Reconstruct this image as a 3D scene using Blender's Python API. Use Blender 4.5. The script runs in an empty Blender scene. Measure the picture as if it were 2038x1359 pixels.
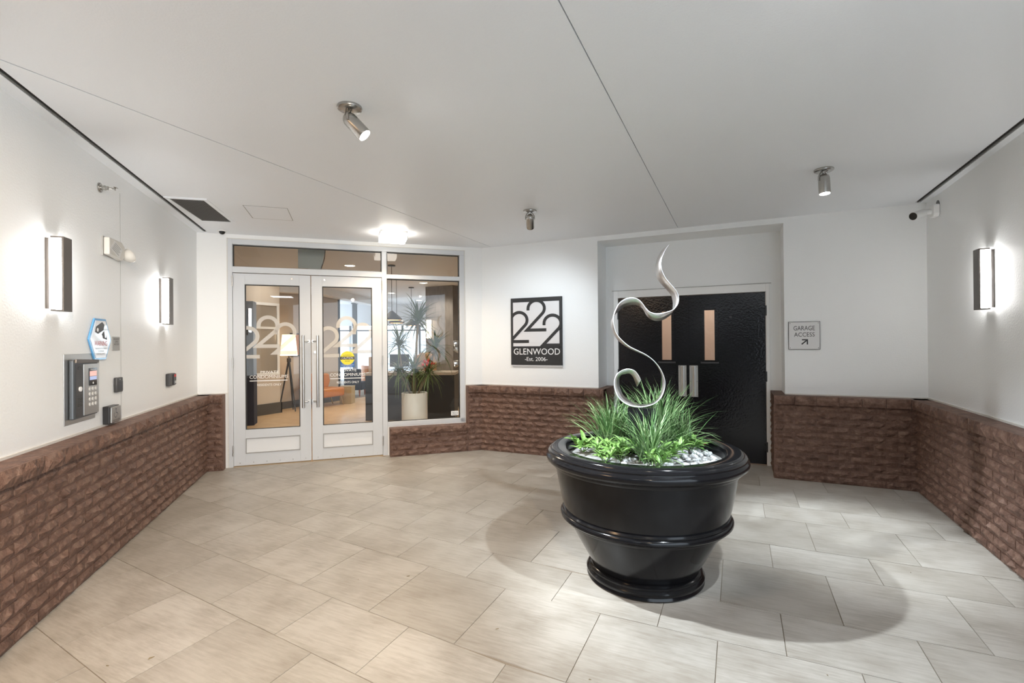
import bpy, bmesh, math, random
from mathutils import Vector, Matrix

# ------------------------------------------------------------------ camera, world, exposure
S = bpy.context.scene
COL = S.collection
YAW, PITCH, ROLL, FPX = 0.43361, 0.0030, -0.0083, 968.8
CAM_H = 1.53
_f = Vector((-math.sin(YAW)*math.cos(PITCH), math.cos(YAW)*math.cos(PITCH), math.sin(PITCH)))
_r = Vector((math.cos(YAW), math.sin(YAW), 0.0))
_u = _r.cross(_f)
_r2 = math.cos(ROLL)*_r + math.sin(ROLL)*_u
_u2 = -math.sin(ROLL)*_r + math.cos(ROLL)*_u
cam_data = bpy.data.cameras.new('camera')
cam_data.sensor_fit = 'HORIZONTAL'
cam_data.sensor_width = 36.0
cam_data.lens = FPX/2038*36.0
cam_data.clip_start = 0.05
cam = bpy.data.objects.new('camera', cam_data)
COL.objects.link(cam)
cam.matrix_world = Matrix(((_r2.x, _u2.x, -_f.x, 0), (_r2.y, _u2.y, -_f.y, 0), (_r2.z, _u2.z, -_f.z, CAM_H), (0, 0, 0, 1)))
S.camera = cam

world = bpy.data.worlds.new('world')
S.world = world
world.use_nodes = True
bg = world.node_tree.nodes['Background']
bg.inputs['Color'].default_value = (0.77, 0.885, 1.0, 1)
bg.inputs['Strength'].default_value = 2.35

S.view_settings.view_transform = 'Standard'
S.view_settings.look = 'None'
S.view_settings.exposure = 1.05
S.view_settings.gamma = 1.0
S.view_settings.use_curve_mapping = False
S.cycles.use_denoising = True
S.cycles.max_bounces = 10
S.cycles.diffuse_bounces = 6
S.cycles.glossy_bounces = 5
S.cycles.transparent_max_bounces = 16
S.cycles.sample_clamp_indirect = 6.0

SPOT_W = 215.0       # watts of each ceiling spot
SCONCE_E = 18.0      # emission of the wall sconces
FLUSH_E = 6.0        # emission of the square ceiling light
LOBBY_W = 18.0       # watts of each lobby down light
DRIVE_FILL_W = 22.0      # watts of the added fill lamps over the drive, out of view

# ------------------------------------------------------------------ room measures (metres)
ZC = 2.922           # ceiling
ZB = 0.925           # top of brick
YG = 6.281           # back wall plane
YB = 6.731           # wall with the black doors
XR = 1.760           # right wall plane
A = 0.7563           # turn of the left and entrance walls
NL = Vector((math.cos(A), math.sin(A), 0))
DL = Vector((-math.sin(A), math.cos(A), 0))
C0 = Vector((-6.0191, 3.8003, 0))
FR_LEFT = (C0, A + math.pi/2)
FR_ENT = (C0, A)
FR_BACK = (Vector((0, YG, 0)), 0.0)
FR_DOOR = (Vector((0, YB, 0)), 0.0)
FR_RIGHT = (Vector((XR, 0, 0)), -math.pi/2)   # local x = -world y
SE = 3.6146          # entrance wall length
rnd = random.Random(7)

# ------------------------------------------------------------------ materials
def new_mat(name):
    m = bpy.data.materials.new(name); m.use_nodes = True
    nt = m.node_tree
    return m, nt, nt.nodes['Principled BSDF']

def node(nt, typ, **kw):
    n = nt.nodes.new(typ)
    for k, v in kw.items():
        setattr(n, k, v)
    return n

def mat(name, color, rough=0.5, metal=0.0, noise=None, var=0.0, bump=0.0, bscale=60.0, coat=0.0, stretch=None, spec=0.5, detail=3.0):
    m, nt, b = new_mat(name)
    b.inputs['Base Color'].default_value = (*color, 1)
    b.inputs['Roughness'].default_value = rough
    b.inputs['Metallic'].default_value = metal
    b.inputs['Coat Weight'].default_value = coat
    b.inputs['Specular IOR Level'].default_value = spec
    if var or bump:
        tc = node(nt, 'ShaderNodeTexCoord')
        src = tc.outputs['Object']
        if stretch:
            mp = node(nt, 'ShaderNodeMapping'); mp.inputs['Scale'].default_value = stretch
            nt.links.new(src, mp.inputs['Vector']); src = mp.outputs['Vector']
    if var:
        n = node(nt, 'ShaderNodeTexNoise'); n.inputs['Scale'].default_value = noise or 8.0
        n.inputs['Detail'].default_value = 6.0
        nt.links.new(src, n.inputs['Vector'])
        r = node(nt, 'ShaderNodeMapRange'); r.inputs['From Min'].default_value = 0.25; r.inputs['From Max'].default_value = 2.35
        r.inputs['To Min'].default_value = 1 - var; r.inputs['To Max'].default_value = 1 + var
        nt.links.new(n.outputs['Fac'], r.inputs['Value'])
        mx = node(nt, 'ShaderNodeVectorMath', operation='SCALE'); mx.inputs[0].default_value = color
        nt.links.new(r.outputs['Result'], mx.inputs['Scale'])
        nt.links.new(mx.outputs['Vector'], b.inputs['Base Color'])
    if bump:
        n = node(nt, 'ShaderNodeTexNoise'); n.inputs['Scale'].default_value = bscale; n.inputs['Detail'].default_value = detail
        nt.links.new(src, n.inputs['Vector'])
        bp = node(nt, 'ShaderNodeBump'); bp.inputs['Strength'].default_value = bump; bp.inputs['Distance'].default_value = 0.01
        nt.links.new(n.outputs['Fac'], bp.inputs['Height'])
        nt.links.new(bp.outputs['Normal'], b.inputs['Normal'])
    return m

def emit(name, color, strength):
    m, nt, b = new_mat(name)
    b.inputs['Base Color'].default_value = (*color, 1)
    b.inputs['Emission Color'].default_value = (*color, 1)
    b.inputs['Emission Strength'].default_value = strength
    return m

def glass_mat(name, tint=(0.93, 0.95, 0.94), refl=1.0):
    m, nt, b = new_mat(name)
    nt.nodes.remove(b)
    out = nt.nodes['Material Output']
    t = node(nt, 'ShaderNodeBsdfTransparent'); t.inputs['Color'].default_value = (*tint, 1)
    g = node(nt, 'ShaderNodeBsdfGlossy'); g.inputs['Roughness'].default_value = 0.0
    f = node(nt, 'ShaderNodeFresnel'); f.inputs['IOR'].default_value = 1.5
    k = node(nt, 'ShaderNodeMath', operation='MULTIPLY'); k.inputs[1].default_value = refl
    mx = node(nt, 'ShaderNodeMixShader')
    nt.links.new(f.outputs[0], k.inputs[0]); nt.links.new(k.outputs[0], mx.inputs[0])
    nt.links.new(t.outputs[0], mx.inputs[1]); nt.links.new(g.outputs[0], mx.inputs[2])
    nt.links.new(mx.outputs[0], out.inputs['Surface'])
    return m

def tile_mat(name, lo, hi, dark, rough=0.38):
    """stone-look tile: a tone of its own for every tile, grain along the tile's length"""
    m, nt, b = new_mat(name)
    oi = node(nt, 'ShaderNodeObjectInfo')
    tc = node(nt, 'ShaderNodeTexCoord')
    off = node(nt, 'ShaderNodeVectorMath', operation='ADD')
    sc = node(nt, 'ShaderNodeVectorMath', operation='SCALE'); sc.inputs[0].default_value = (37, 91, 13)
    nt.links.new(oi.outputs['Random'], sc.inputs['Scale'])
    nt.links.new(tc.outputs['Object'], off.inputs[0]); nt.links.new(sc.outputs['Vector'], off.inputs[1])
    mp = node(nt, 'ShaderNodeMapping'); mp.inputs['Scale'].default_value = (3.0, 26.0, 3.0)
    nt.links.new(off.outputs['Vector'], mp.inputs['Vector'])
    n1 = node(nt, 'ShaderNodeTexNoise'); n1.inputs['Scale'].default_value = 2.2; n1.inputs['Detail'].default_value = 8; n1.inputs['Roughness'].default_value = 0.68
    nt.links.new(mp.outputs['Vector'], n1.inputs['Vector'])
    n2 = node(nt, 'ShaderNodeTexNoise'); n2.inputs['Scale'].default_value = 3.5; n2.inputs['Detail'].default_value = 6
    nt.links.new(off.outputs['Vector'], n2.inputs['Vector'])
    base = node(nt, 'ShaderNodeMixRGB'); base.inputs[1].default_value = (*lo, 1); base.inputs[2].default_value = (*hi, 1)
    nt.links.new(oi.outputs['Random'], base.inputs[0])
    add = node(nt, 'ShaderNodeMath', operation='ADD'); nt.links.new(n1.outputs['Fac'], add.inputs[0]); nt.links.new(n2.outputs['Fac'], add.inputs[1])
    mr = node(nt, 'ShaderNodeMapRange'); mr.inputs['From Min'].default_value = 0.82; mr.inputs['From Max'].default_value = 1.28
    nt.links.new(add.outputs[0], mr.inputs['Value'])
    mx = node(nt, 'ShaderNodeMixRGB'); mx.inputs[2].default_value = (*dark, 1)
    sc2 = node(nt, 'ShaderNodeMath', operation='MULTIPLY'); sc2.inputs[1].default_value = 0.85
    nt.links.new(mr.outputs['Result'], sc2.inputs[0]); nt.links.new(sc2.outputs[0], mx.inputs[0])
    nt.links.new(base.outputs[0], mx.inputs[1])
    nt.links.new(mx.outputs[0], b.inputs['Base Color'])
    b.inputs['Roughness'].default_value = rough
    bp = node(nt, 'ShaderNodeBump'); bp.inputs['Strength'].default_value = 0.12; bp.inputs['Distance'].default_value = 0.003
    nt.links.new(n1.outputs['Fac'], bp.inputs['Height']); nt.links.new(bp.outputs['Normal'], b.inputs['Normal'])
    return m

def brick_mat(name, c1, c2, c3):
    m, nt, b = new_mat(name)
    tc = node(nt, 'ShaderNodeTexCoord'); oi = node(nt, 'ShaderNodeObjectInfo')
    sc = node(nt, 'ShaderNodeVectorMath', operation='SCALE'); sc.inputs[0].default_value = (17, 41, 29)
    nt.links.new(oi.outputs['Random'], sc.inputs['Scale'])
    off = node(nt, 'ShaderNodeVectorMath', operation='ADD')
    nt.links.new(tc.outputs['Object'], off.inputs[0]); nt.links.new(sc.outputs['Vector'], off.inputs[1])
    n1 = node(nt, 'ShaderNodeTexNoise'); n1.inputs['Scale'].default_value = 14; n1.inputs['Detail'].default_value = 8; n1.inputs['Roughness'].default_value = 0.7
    nt.links.new(off.outputs['Vector'], n1.inputs['Vector'])
    cr = node(nt, 'ShaderNodeValToRGB')
    e = cr.color_ramp.elements
    e[0].position = 0.3; e[0].color = (*c1, 1); e[1].position = 0.72; e[1].color = (*c3, 1)
    x = e.new(0.5); x.color = (*c2, 1)
    nt.links.new(n1.outputs['Fac'], cr.inputs['Fac'])
    nt.links.new(cr.outputs['Color'], b.inputs['Base Color'])
    b.inputs['Roughness'].default_value = 0.62
    n2 = node(nt, 'ShaderNodeTexNoise'); n2.inputs['Scale'].default_value = 38; n2.inputs['Detail'].default_value = 7
    nt.links.new(off.outputs['Vector'], n2.inputs['Vector'])
    bp = node(nt, 'ShaderNodeBump'); bp.inputs['Strength'].default_value = 0.9; bp.inputs['Distance'].default_value = 0.016
    nt.links.new(n2.outputs['Fac'], bp.inputs['Height']); nt.links.new(bp.outputs['Normal'], b.inputs['Normal'])
    return m

M = {}
M['wall'] = mat('white_stucco_paint', (0.845, 0.86, 0.865), 0.55, bump=0.22, bscale=75)
M['wall_smooth'] = mat('white_paint', (0.85, 0.855, 0.85), 0.5, bump=0.06, bscale=40)
M['ceil'] = mat('ceiling_paint', (0.85, 0.875, 0.91), 0.5, bump=0.20, bscale=90)
M['caulk'] = mat('white_caulk', (0.74, 0.72, 0.68), 0.6, var=0.15, noise=30, bump=0.3, bscale=80)
M['tile'] = tile_mat('stone_tile', (0.415, 0.388, 0.345), (0.495, 0.468, 0.425), (0.29, 0.258, 0.215))
M['grout'] = mat('grout', (0.27, 0.23, 0.18), 0.9)
M['lobby_tile'] = tile_mat('lobby_tile', (0.64, 0.45, 0.26), (0.70, 0.51, 0.31), (0.54, 0.36, 0.20), 0.3)
M['brick'] = brick_mat('brown_painted_brick', (0.070, 0.036, 0.025), (0.150, 0.082, 0.058), (0.26, 0.165, 0.122))
M['mortar'] = mat('painted_mortar', (0.20, 0.112, 0.082), 0.7, var=0.25, noise=20, bump=0.4, bscale=60)
M['alu'] = mat('white_grey_door_paint', (0.61, 0.63, 0.655), 0.4, bump=0.03, bscale=30)
M['alu_light'] = mat('white_panel_paint', (0.76, 0.77, 0.78), 0.45)
M['gasket'] = mat('black_gasket', (0.015, 0.015, 0.015), 0.5)
M['glass'] = glass_mat('window_glass', (0.92, 0.93, 0.92), 1.15)
M['frost'] = mat('frosted_vinyl', (0.62, 0.59, 0.545), 0.6)
M['white_print'] = mat('white_print', (0.85, 0.85, 0.85), 0.6)
M['steel'] = mat('brushed_steel', (0.56, 0.55, 0.53), 0.3, 1.0, bump=0.05, bscale=30, stretch=(40, 1, 1))
M['steel_dark'] = mat('satin_nickel', (0.46, 0.45, 0.43), 0.26, 1.0)
M['chrome'] = mat('bright_aluminium', (0.78, 0.78, 0.79), 0.28, 1.0, bump=0.12, bscale=18, stretch=(1, 30, 6))
M['black_gloss'] = mat('black_gloss_paint', (0.008, 0.008, 0.010), 0.15, bump=0.18, bscale=45, detail=2, spec=.4)
M['black_pot'] = mat('black_pot_glaze', (0.006, 0.006, 0.007), 0.14, bump=0.02, bscale=9, spec=0.25)
M['black'] = mat('black_plastic', (0.02, 0.02, 0.022), 0.4)
M['black_satin'] = mat('black_satin_panel', (0.018, 0.019, 0.022), 0.45)
M['soil'] = mat('white_gravel_bed', (0.40, 0.40, 0.39), 0.9, var=0.4, noise=50, bump=0.8, bscale=50)
M['pebble'] = mat('white_pebble', (0.66, 0.68, 0.69), 0.6, var=0.15, noise=15, bump=0.2, bscale=40)
M['bronze'] = mat('bronze_sconce_metal', (0.16, 0.145, 0.135), 0.4, 0.7)
M['sconce_light'] = emit('sconce_diffuser', (1.0, 0.985, 0.965), SCONCE_E)
M['flush_light'] = emit('crystal_light', (1.0, 0.94, 0.85), FLUSH_E)
M['lens'] = emit('spot_lens', (1.0, 0.99, 0.97), 40.0)
M['lens_off'] = emit('spot_lens_far', (1.0, 0.99, 0.97), 20.0)
M['plate_silver'] = mat('silver_sign_panel', (0.74, 0.74, 0.76), 0.45, 0.25, bump=0.05, bscale=20, stretch=(1, 1, 30))
M['sign_black'] = mat('charcoal_sign_paint', (0.026, 0.027, 0.029), 0.5, var=0.2, noise=60)
M['grey_sign'] = mat('light_grey_sign', (0.70, 0.70, 0.70), 0.45)
M['grey_plastic'] = mat('grey_plastic', (0.35, 0.345, 0.335), 0.45)
M['cream_plastic'] = mat('off_white_plastic', (0.62, 0.605, 0.57), 0.45)
M['charcoal'] = mat('charcoal_plastic', (0.045, 0.045, 0.047), 0.4)
M['slate'] = mat('slate_metal', (0.10, 0.115, 0.13), 0.35, 0.3)
M['screen_black'] = mat('screen_glass', (0.01, 0.01, 0.01), 0.08)
M['screen_pink'] = emit('screen_pink', (0.55, 0.30, 0.27), 0.6)
M['screen_blue'] = emit('screen_blue', (0.25, 0.30, 0.45), 0.6)
M['red'] = mat('red_print', (0.55, 0.03, 0.03), 0.5)
M['yellow'] = mat('yellow_vinyl', (0.80, 0.70, 0.03), 0.5)
M['blue'] = mat('blue_vinyl', (0.03, 0.14, 0.42), 0.5)
M['dark_print'] = mat('dark_print', (0.03, 0.03, 0.035), 0.6)
M['grey_print'] = mat('grey_print', (0.33, 0.33, 0.33), 0.6)
M['acrylic'] = mat('white_acrylic', (0.78, 0.81, 0.86), 0.12, coat=0.8)
M['acrylic_blue'] = mat('blue_acrylic_edge', (0.10, 0.33, 0.62), 0.15, coat=0.6)
M['strip'] = mat('galvanised_channel', (0.14, 0.135, 0.13), 0.5, 0.4, var=0.25, noise=12)
M['vent_dark'] = mat('vent_cavity', (0.03, 0.025, 0.022), 0.9)
M['vent_bar'] = mat('vent_mesh', (0.13, 0.12, 0.11), 0.6)
M['grass'] = mat('grass_blade', (0.11, 0.25, 0.075), 0.4, var=0.45, noise=14)
M['grass_light'] = mat('grass_blade_light', (0.36, 0.54, 0.25), 0.45, var=0.3, noise=14)
M['leaf_light'] = mat('fresh_green_leaf', (0.25, 0.46, 0.12), 0.42, var=0.4, noise=18)
M['dracaena'] = mat('dracaena_leaf', (0.15, 0.21, 0.07), 0.4, var=0.4, noise=6)
M['bark'] = mat('plant_stem', (0.22, 0.17, 0.10), 0.8, bump=0.3, bscale=40)
M['dry'] = mat('dry_leaf', (0.33, 0.10, 0.04), 0.8)
M['white_pot'] = mat('white_glazed_pot', (0.72, 0.70, 0.64), 0.35)
M['lobby_wall'] = mat('beige_lobby_wall', (0.60, 0.53, 0.45), 0.6, bump=0.04, bscale=40)
M['lobby_wall2'] = mat('taupe_lobby_wall', (0.44, 0.385, 0.325), 0.6)
M['lobby_base'] = mat('charcoal_baseboard', (0.075, 0.072, 0.068), 0.4)
M['lobby_ceil'] = mat('lobby_ceiling', (0.68, 0.70, 0.73), 0.6)
M['blue_grey'] = mat('slate_blue_column', (0.25, 0.34, 0.48), 0.5)
M['navy'] = mat('navy_fabric', (0.015, 0.018, 0.035), 0.9, bump=0.2, bscale=90)
M['orange'] = mat('orange_leather', (0.52, 0.19, 0.035), 0.4, bump=0.06, bscale=60)
M['gold'] = mat('brass_clad_block', (0.52, 0.38, 0.16), 0.5, 0.3, var=0.2)
M['wood_red'] = mat('red_wood_leg', (0.25, 0.07, 0.03), 0.4)
M['grey_fabric'] = mat('grey_fabric', (0.27, 0.245, 0.22), 0.9)
M['card'] = mat('kraft_cardboard', (0.58, 0.44, 0.31), 0.8)
M['stone_top'] = mat('pale_counter_stone', (0.56, 0.49, 0.41), 0.3, var=0.2, noise=25)
M['granite'] = mat('dark_textured_cladding', (0.31, 0.285, 0.265), 0.6, var=0.55, noise=9, bump=0.3, bscale=25, stretch=(3, 3, 0.6))
M['curtain'] = mat('sheer_curtain', (0.85, 0.87, 0.90), 0.8)
M['shade'] = emit('lamp_shade_glow', (1.0, 0.80, 0.55), 1.3)
M['glow_orange'] = emit('pendant_glow', (1.0, 0.45, 0.15), 2.5)
M['downlight'] = emit('recessed_lens', (1.0, 0.90, 0.75), 6.0)
M['pendant'] = mat('dark_pendant_metal', (0.045, 0.04, 0.035), 0.45)
M['art'] = mat('orange_canvas', (0.62, 0.24, 0.04), 0.6, var=0.5, noise=4)
M['flower_red'] = mat('red_blossom', (0.62, 0.04, 0.03), 0.5)
M['tan'] = mat('tan_leather', (0.50, 0.33, 0.18), 0.5)
M['mullion_dark'] = mat('dark_steel', (0.10, 0.105, 0.11), 0.5)
M['garage_wall'] = mat('beige_garage_wall', (0.55, 0.45, 0.38), 0.7)
M['greenish'] = mat('grey_green_metal', (0.33, 0.36, 0.34), 0.5)

nt = M['frost'].node_tree
_tp = node(nt, 'ShaderNodeBsdfTransparent'); _mf = node(nt, 'ShaderNodeMixShader'); _mf.inputs[0].default_value = .2
nt.links.new(nt.nodes['Principled BSDF'].outputs[0], _mf.inputs[1]); nt.links.new(_tp.outputs[0], _mf.inputs[2]); nt.links.new(_mf.outputs[0], nt.nodes['Material Output'].inputs['Surface'])
# curtain lets daylight through
nt = M['curtain'].node_tree
_pb = nt.nodes['Principled BSDF']
_tr = node(nt, 'ShaderNodeBsdfTranslucent'); _tr.inputs['Color'].default_value = (0.50, 0.54, 0.58, 1)
_tp = node(nt, 'ShaderNodeBsdfTransparent')
_m1 = node(nt, 'ShaderNodeMixShader'); _m1.inputs[0].default_value = 0.6
_m2 = node(nt, 'ShaderNodeMixShader'); _m2.inputs[0].default_value = 0.12
nt.links.new(_pb.outputs[0], _m1.inputs[1]); nt.links.new(_tr.outputs[0], _m1.inputs[2])
nt.links.new(_m1.outputs[0], _m2.inputs[1]); nt.links.new(_tp.outputs[0], _m2.inputs[2])
nt.links.new(_m2.outputs[0], nt.nodes['Material Output'].inputs['Surface'])

# ------------------------------------------------------------------ object helpers
def put(o, frame=None, x=0.0, z=0.0, y=0.0, rot=0.0):
    if frame is None:
        o.location = (x, y, z); o.rotation_euler = (0, 0, rot)
    else:
        c, a = frame
        u = Vector((math.cos(a), math.sin(a), 0)); v = Vector((-math.sin(a), math.cos(a), 0))
        o.location = c + u*x + v*y + Vector((0, 0, z)); o.rotation_euler = (0, 0, a + rot)

def tag(o, label, cat, group=None, kind=None):
    o['label'] = label; o['category'] = cat
    if group: o['group'] = group
    if kind: o['kind'] = kind
    return o

def thing(name, label, cat, frame=None, x=0.0, z=0.0, y=0.0, rot=0.0, group=None, kind=None):
    o = bpy.data.objects.new(name, None); COL.objects.link(o)
    o.empty_display_size = 0.1
    put(o, frame, x, z, y, rot)
    return tag(o, label, cat, group, kind)

def obj(name, bm, m, parent=None, smooth=False, loc=None, label=None, kind=None, bevel=0.0, segs=2):
    bmesh.ops.recalc_face_normals(bm, faces=bm.faces)
    me = bpy.data.meshes.new(name); bm.to_mesh(me); bm.free()
    for mm in (m if isinstance(m, (list, tuple)) else [m]):
        me.materials.append(mm)
    if smooth:
        for p in me.polygons: p.use_smooth = True
    o = bpy.data.objects.new(name, me); COL.objects.link(o)
    if parent: o.parent = parent
    if loc: o.location = loc
    if label: o['label'] = label
    if kind: o['kind'] = kind
    if bevel:
        b = o.modifiers.new('bevel', 'BEVEL'); b.width = bevel; b.segments = segs; b.limit_method = 'ANGLE'; b.angle_limit = 0.6
    if smooth and bevel == 0:
        try:
            me.set_sharp_from_angle(angle=math.radians(40))
        except Exception:
            pass
    return o

def shared(name, me, parent, loc=(0, 0, 0), rot=(0, 0, 0), scale=(1, 1, 1)):
    o = bpy.data.objects.new(name, me); COL.objects.link(o)
    o.parent = parent; o.location = loc; o.rotation_euler = rot; o.scale = scale
    return o

def B(*boxes):
    bm = bmesh.new()
    for b in boxes: add_box(bm, *b)
    return bm

def add_box(bm, x0, x1, y0, y1, z0, z1):
    v = [bm.verts.new(p) for p in ((x0, y0, z0), (x1, y0, z0), (x1, y1, z0), (x0, y1, z0), (x0, y0, z1), (x1, y0, z1), (x1, y1, z1), (x0, y1, z1))]
    for f in ((0, 1, 2, 3), (4, 5, 6, 7), (0, 1, 5, 4), (1, 2, 6, 5), (2, 3, 7, 6), (3, 0, 4, 7)):
        bm.faces.new([v[i] for i in f])

def add_prism(bm, poly, y0, y1):
    """poly in (x, z), extruded along y"""
    a = [bm.verts.new((x, y0, z)) for x, z in poly]; b = [bm.verts.new((x, y1, z)) for x, z in poly]
    bm.faces.new(a); bm.faces.new(b[::-1])
    n = len(poly)
    for i in range(n):
        bm.faces.new((a[i], a[(i+1) % n], b[(i+1) % n], b[i]))
    return bm

def add_slab(bm, poly, z0, z1):
    a = [bm.verts.new((p[0], p[1], z0)) for p in poly]; b = [bm.verts.new((p[0], p[1], z1)) for p in poly]
    bm.faces.new(a); bm.faces.new(b[::-1])
    n = len(poly)
    for i in range(n):
        bm.faces.new((a[i], a[(i+1) % n], b[(i+1) % n], b[i]))
    return bm

def add_lathe(bm, prof, n=32, c=(0, 0, 0), cap0=True, cap1=True, mtx=None):
    rings = []
    for r, z in prof:
        ring = []
        for i in range(n):
            t = 2*math.pi*i/n
            p = Vector((r*math.cos(t), r*math.sin(t), z))
            if mtx: p = mtx @ p
            ring.append(bm.verts.new(p + Vector(c)))
        rings.append(ring)
    for a, b in zip(rings, rings[1:]):
        for i in range(n):
            bm.faces.new((a[i], a[(i+1) % n], b[(i+1) % n], b[i]))
    if cap0: bm.faces.new(rings[0][::-1])
    if cap1: bm.faces.new(rings[-1])
    return bm

def lathe(prof, n=32, c=(0, 0, 0), **k):
    return add_lathe(bmesh.new(), prof, n, c, **k)

def add_tube(bm, pts, r, n=8):
    pts = [Vector(p) for p in pts]
    rs = r if isinstance(r, (list, tuple)) else [r]*len(pts)
    prev = None; rings = []
    for i, p in enumerate(pts):
        d = (pts[min(i+1, len(pts)-1)] - pts[max(i-1, 0)]).normalized()
        ref = prev if prev is not None else (Vector((0, 0, 1)) if abs(d.z) < 0.9 else Vector((1, 0, 0)))
        s = d.cross(ref)
        if s.length < 1e-5: s = d.cross(Vector((0, 1, 0)))
        s.normalize(); t = s.cross(d).normalized(); prev = t
        rings.append([bm.verts.new(p + rs[i]*(math.cos(2*math.pi*k/n)*s + math.sin(2*math.pi*k/n)*t)) for k in range(n)])
    for a, b in zip(rings, rings[1:]):
        for k in range(n):
            bm.faces.new((a[k], a[(k+1) % n], b[(k+1) % n], b[k]))
    bm.faces.new(rings[0][::-1]); bm.faces.new(rings[-1])
    return bm

def tube(pts, r, n=8):
    return add_tube(bmesh.new(), pts, r, n)

def cyl_y(bm, x, z, r, y0, y1, n=16):
    return add_prism(bm, [(x + r*math.cos(2*math.pi*i/n), z + r*math.sin(2*math.pi*i/n)) for i in range(n)], y0, y1)

def text(name, s, x0, x1, z0, z1, y, m, parent, thick=0.0006, label=None):
    """flat lettering fitted into x0..x1, z0..z1 facing -y"""
    cu = bpy.data.curves.new(name, 'FONT'); cu.body = s; cu.extrude = 0.0; cu.resolution_u = 3
    t = bpy.data.objects.new(name, cu); COL.objects.link(t)
    dg = bpy.context.evaluated_depsgraph_get(); dg.update()
    me = bpy.data.meshes.new_from_object(t.evaluated_get(dg))
    bpy.data.objects.remove(t); bpy.data.curves.remove(cu)
    xs = [v.co.x for v in me.vertices]; ys = [v.co.y for v in me.vertices]
    sx = (x1-x0)/(max(xs)-min(xs)); sy = (z1-z0)/(max(ys)-min(ys)); mx, my = min(xs), min(ys)
    for v in me.vertices:
        v.co = Vector((x0 + (v.co.x-mx)*sx, y, z0 + (v.co.y-my)*sy))
    me.materials.clear(); me.materials.append(m); me.update()
    o = bpy.data.objects.new(name, me); COL.objects.link(o); o.parent = parent
    if label: o['label'] = label
    return o

def two_path(cx, cz, r, kz, base_dx0, base_dx1, base_dz, n=18):
    """centre line of a geometric figure 2: bowl, diagonal, base"""
    pts = [(-r, -0.22*r*kz)]
    a0, a1 = math.pi, -math.radians(38)
    for i in range(n+1):
        t = a0 + (a1-a0)*i/n
        pts.append((r*math.cos(t), r*kz*math.sin(t)))
    pts.append((base_dx0, base_dz)); pts.append((base_dx1, base_dz))
    return [(cx+x, cz+z) for x, z in pts]

def stroke(bm, pts, w, y0, y1, clip=None):
    """a band of width w along pts in the xz plane, mitred"""
    P = [Vector((x, z)) for x, z in pts]; L = []; R = []
    for i, p in enumerate(P):
        d0 = (P[i]-P[i-1]).normalized() if i else (P[1]-P[0]).normalized()
        d1 = (P[i+1]-P[i]).normalized() if i < len(P)-1 else d0
        n0 = Vector((-d0.y, d0.x)); n1 = Vector((-d1.y, d1.x))
        nn = (n0+n1); nn = nn.normalized() if nn.length > 1e-4 else n0
        k = w/2/max(0.38, nn.dot(n0))
        L.append(p+nn*k); R.append(p-nn*k)
    pl = [((1, 0), clip[1]), ((-1, 0), -clip[0]), ((0, 1), clip[3]), ((0, -1), -clip[2])] if clip else []
    for i in range(len(P)-1):
        q = [(a.x, a.y) for a in (L[i], L[i+1], R[i+1], R[i])]
        if pl: q = clip_poly(q, pl)
        if len(q) < 3: continue
        n = len(q)
        if abs(sum(q[k][0]*q[(k+1) % n][1] - q[(k+1) % n][0]*q[k][1] for k in range(n))) < 1e-7: continue
        v = [bm.verts.new((a[0], y0, a[1])) for a in q]
        bm.faces.new(v)
        if y1 != y0:
            u = [bm.verts.new((a[0], y1, a[1])) for a in q]
            for k in range(n):
                bm.faces.new((v[k], v[(k+1) % n], u[(k+1) % n], u[k]))
    return bm

def clip_poly(poly, planes):
    """keep the side n.p <= c of each plane; convex polygons in xy"""
    for n, c in planes:
        out = []
        for i in range(len(poly)):
            a, b = poly[i], poly[(i+1) % len(poly)]
            da, db = n[0]*a[0]+n[1]*a[1]-c, n[0]*b[0]+n[1]*b[1]-c
            if da <= 0: out.append(a)
            if (da < 0 < db) or (db < 0 < da):
                t = da/(da-db); out.append((a[0]+(b[0]-a[0])*t, a[1]+(b[1]-a[1])*t))
        poly = out
        if len(poly) < 3: return []
    return poly

def area2(poly):
    return 0.5*abs(sum(poly[i][0]*poly[(i+1) % len(poly)][1]-poly[(i+1) % len(poly)][0]*poly[i][1] for i in range(len(poly))))

CL = NL.dot(C0); DD = DL.dot(C0)
Y_END = -2.6
def room(inset=0.0, yback=Y_END):
    return [((-NL.x, -NL.y), -CL-inset), ((DL.x, DL.y), DD-inset), ((0, 1), YG-inset), ((1, 0), XR-inset), ((0, -1), -yback)]
BIG = [(-20, -20), (20, -20), (20, 20), (-20, 20)]

# ------------------------------------------------------------------ floor
floor = obj('floor', add_slab(bmesh.new(), clip_poly(BIG, [((-NL.x, -NL.y), -CL+0.2), ((DL.x, DL.y), DD+0.05), ((0, 1), YB+0.05), ((1, 0), XR+0.2), ((0, -1), 7.0)]), -0.12, -0.004), M['grout'])
tag(floor, 'entry floor of large beige stone-look tiles in staggered rows', 'floor', kind='structure')

def warp(x, y):
    k = 0.10 if y < 2.75 else max(0.035, 0.10-(y-2.75)*0.035)
    return (x, y + k*max(0.0, -1.0-x))

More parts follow.
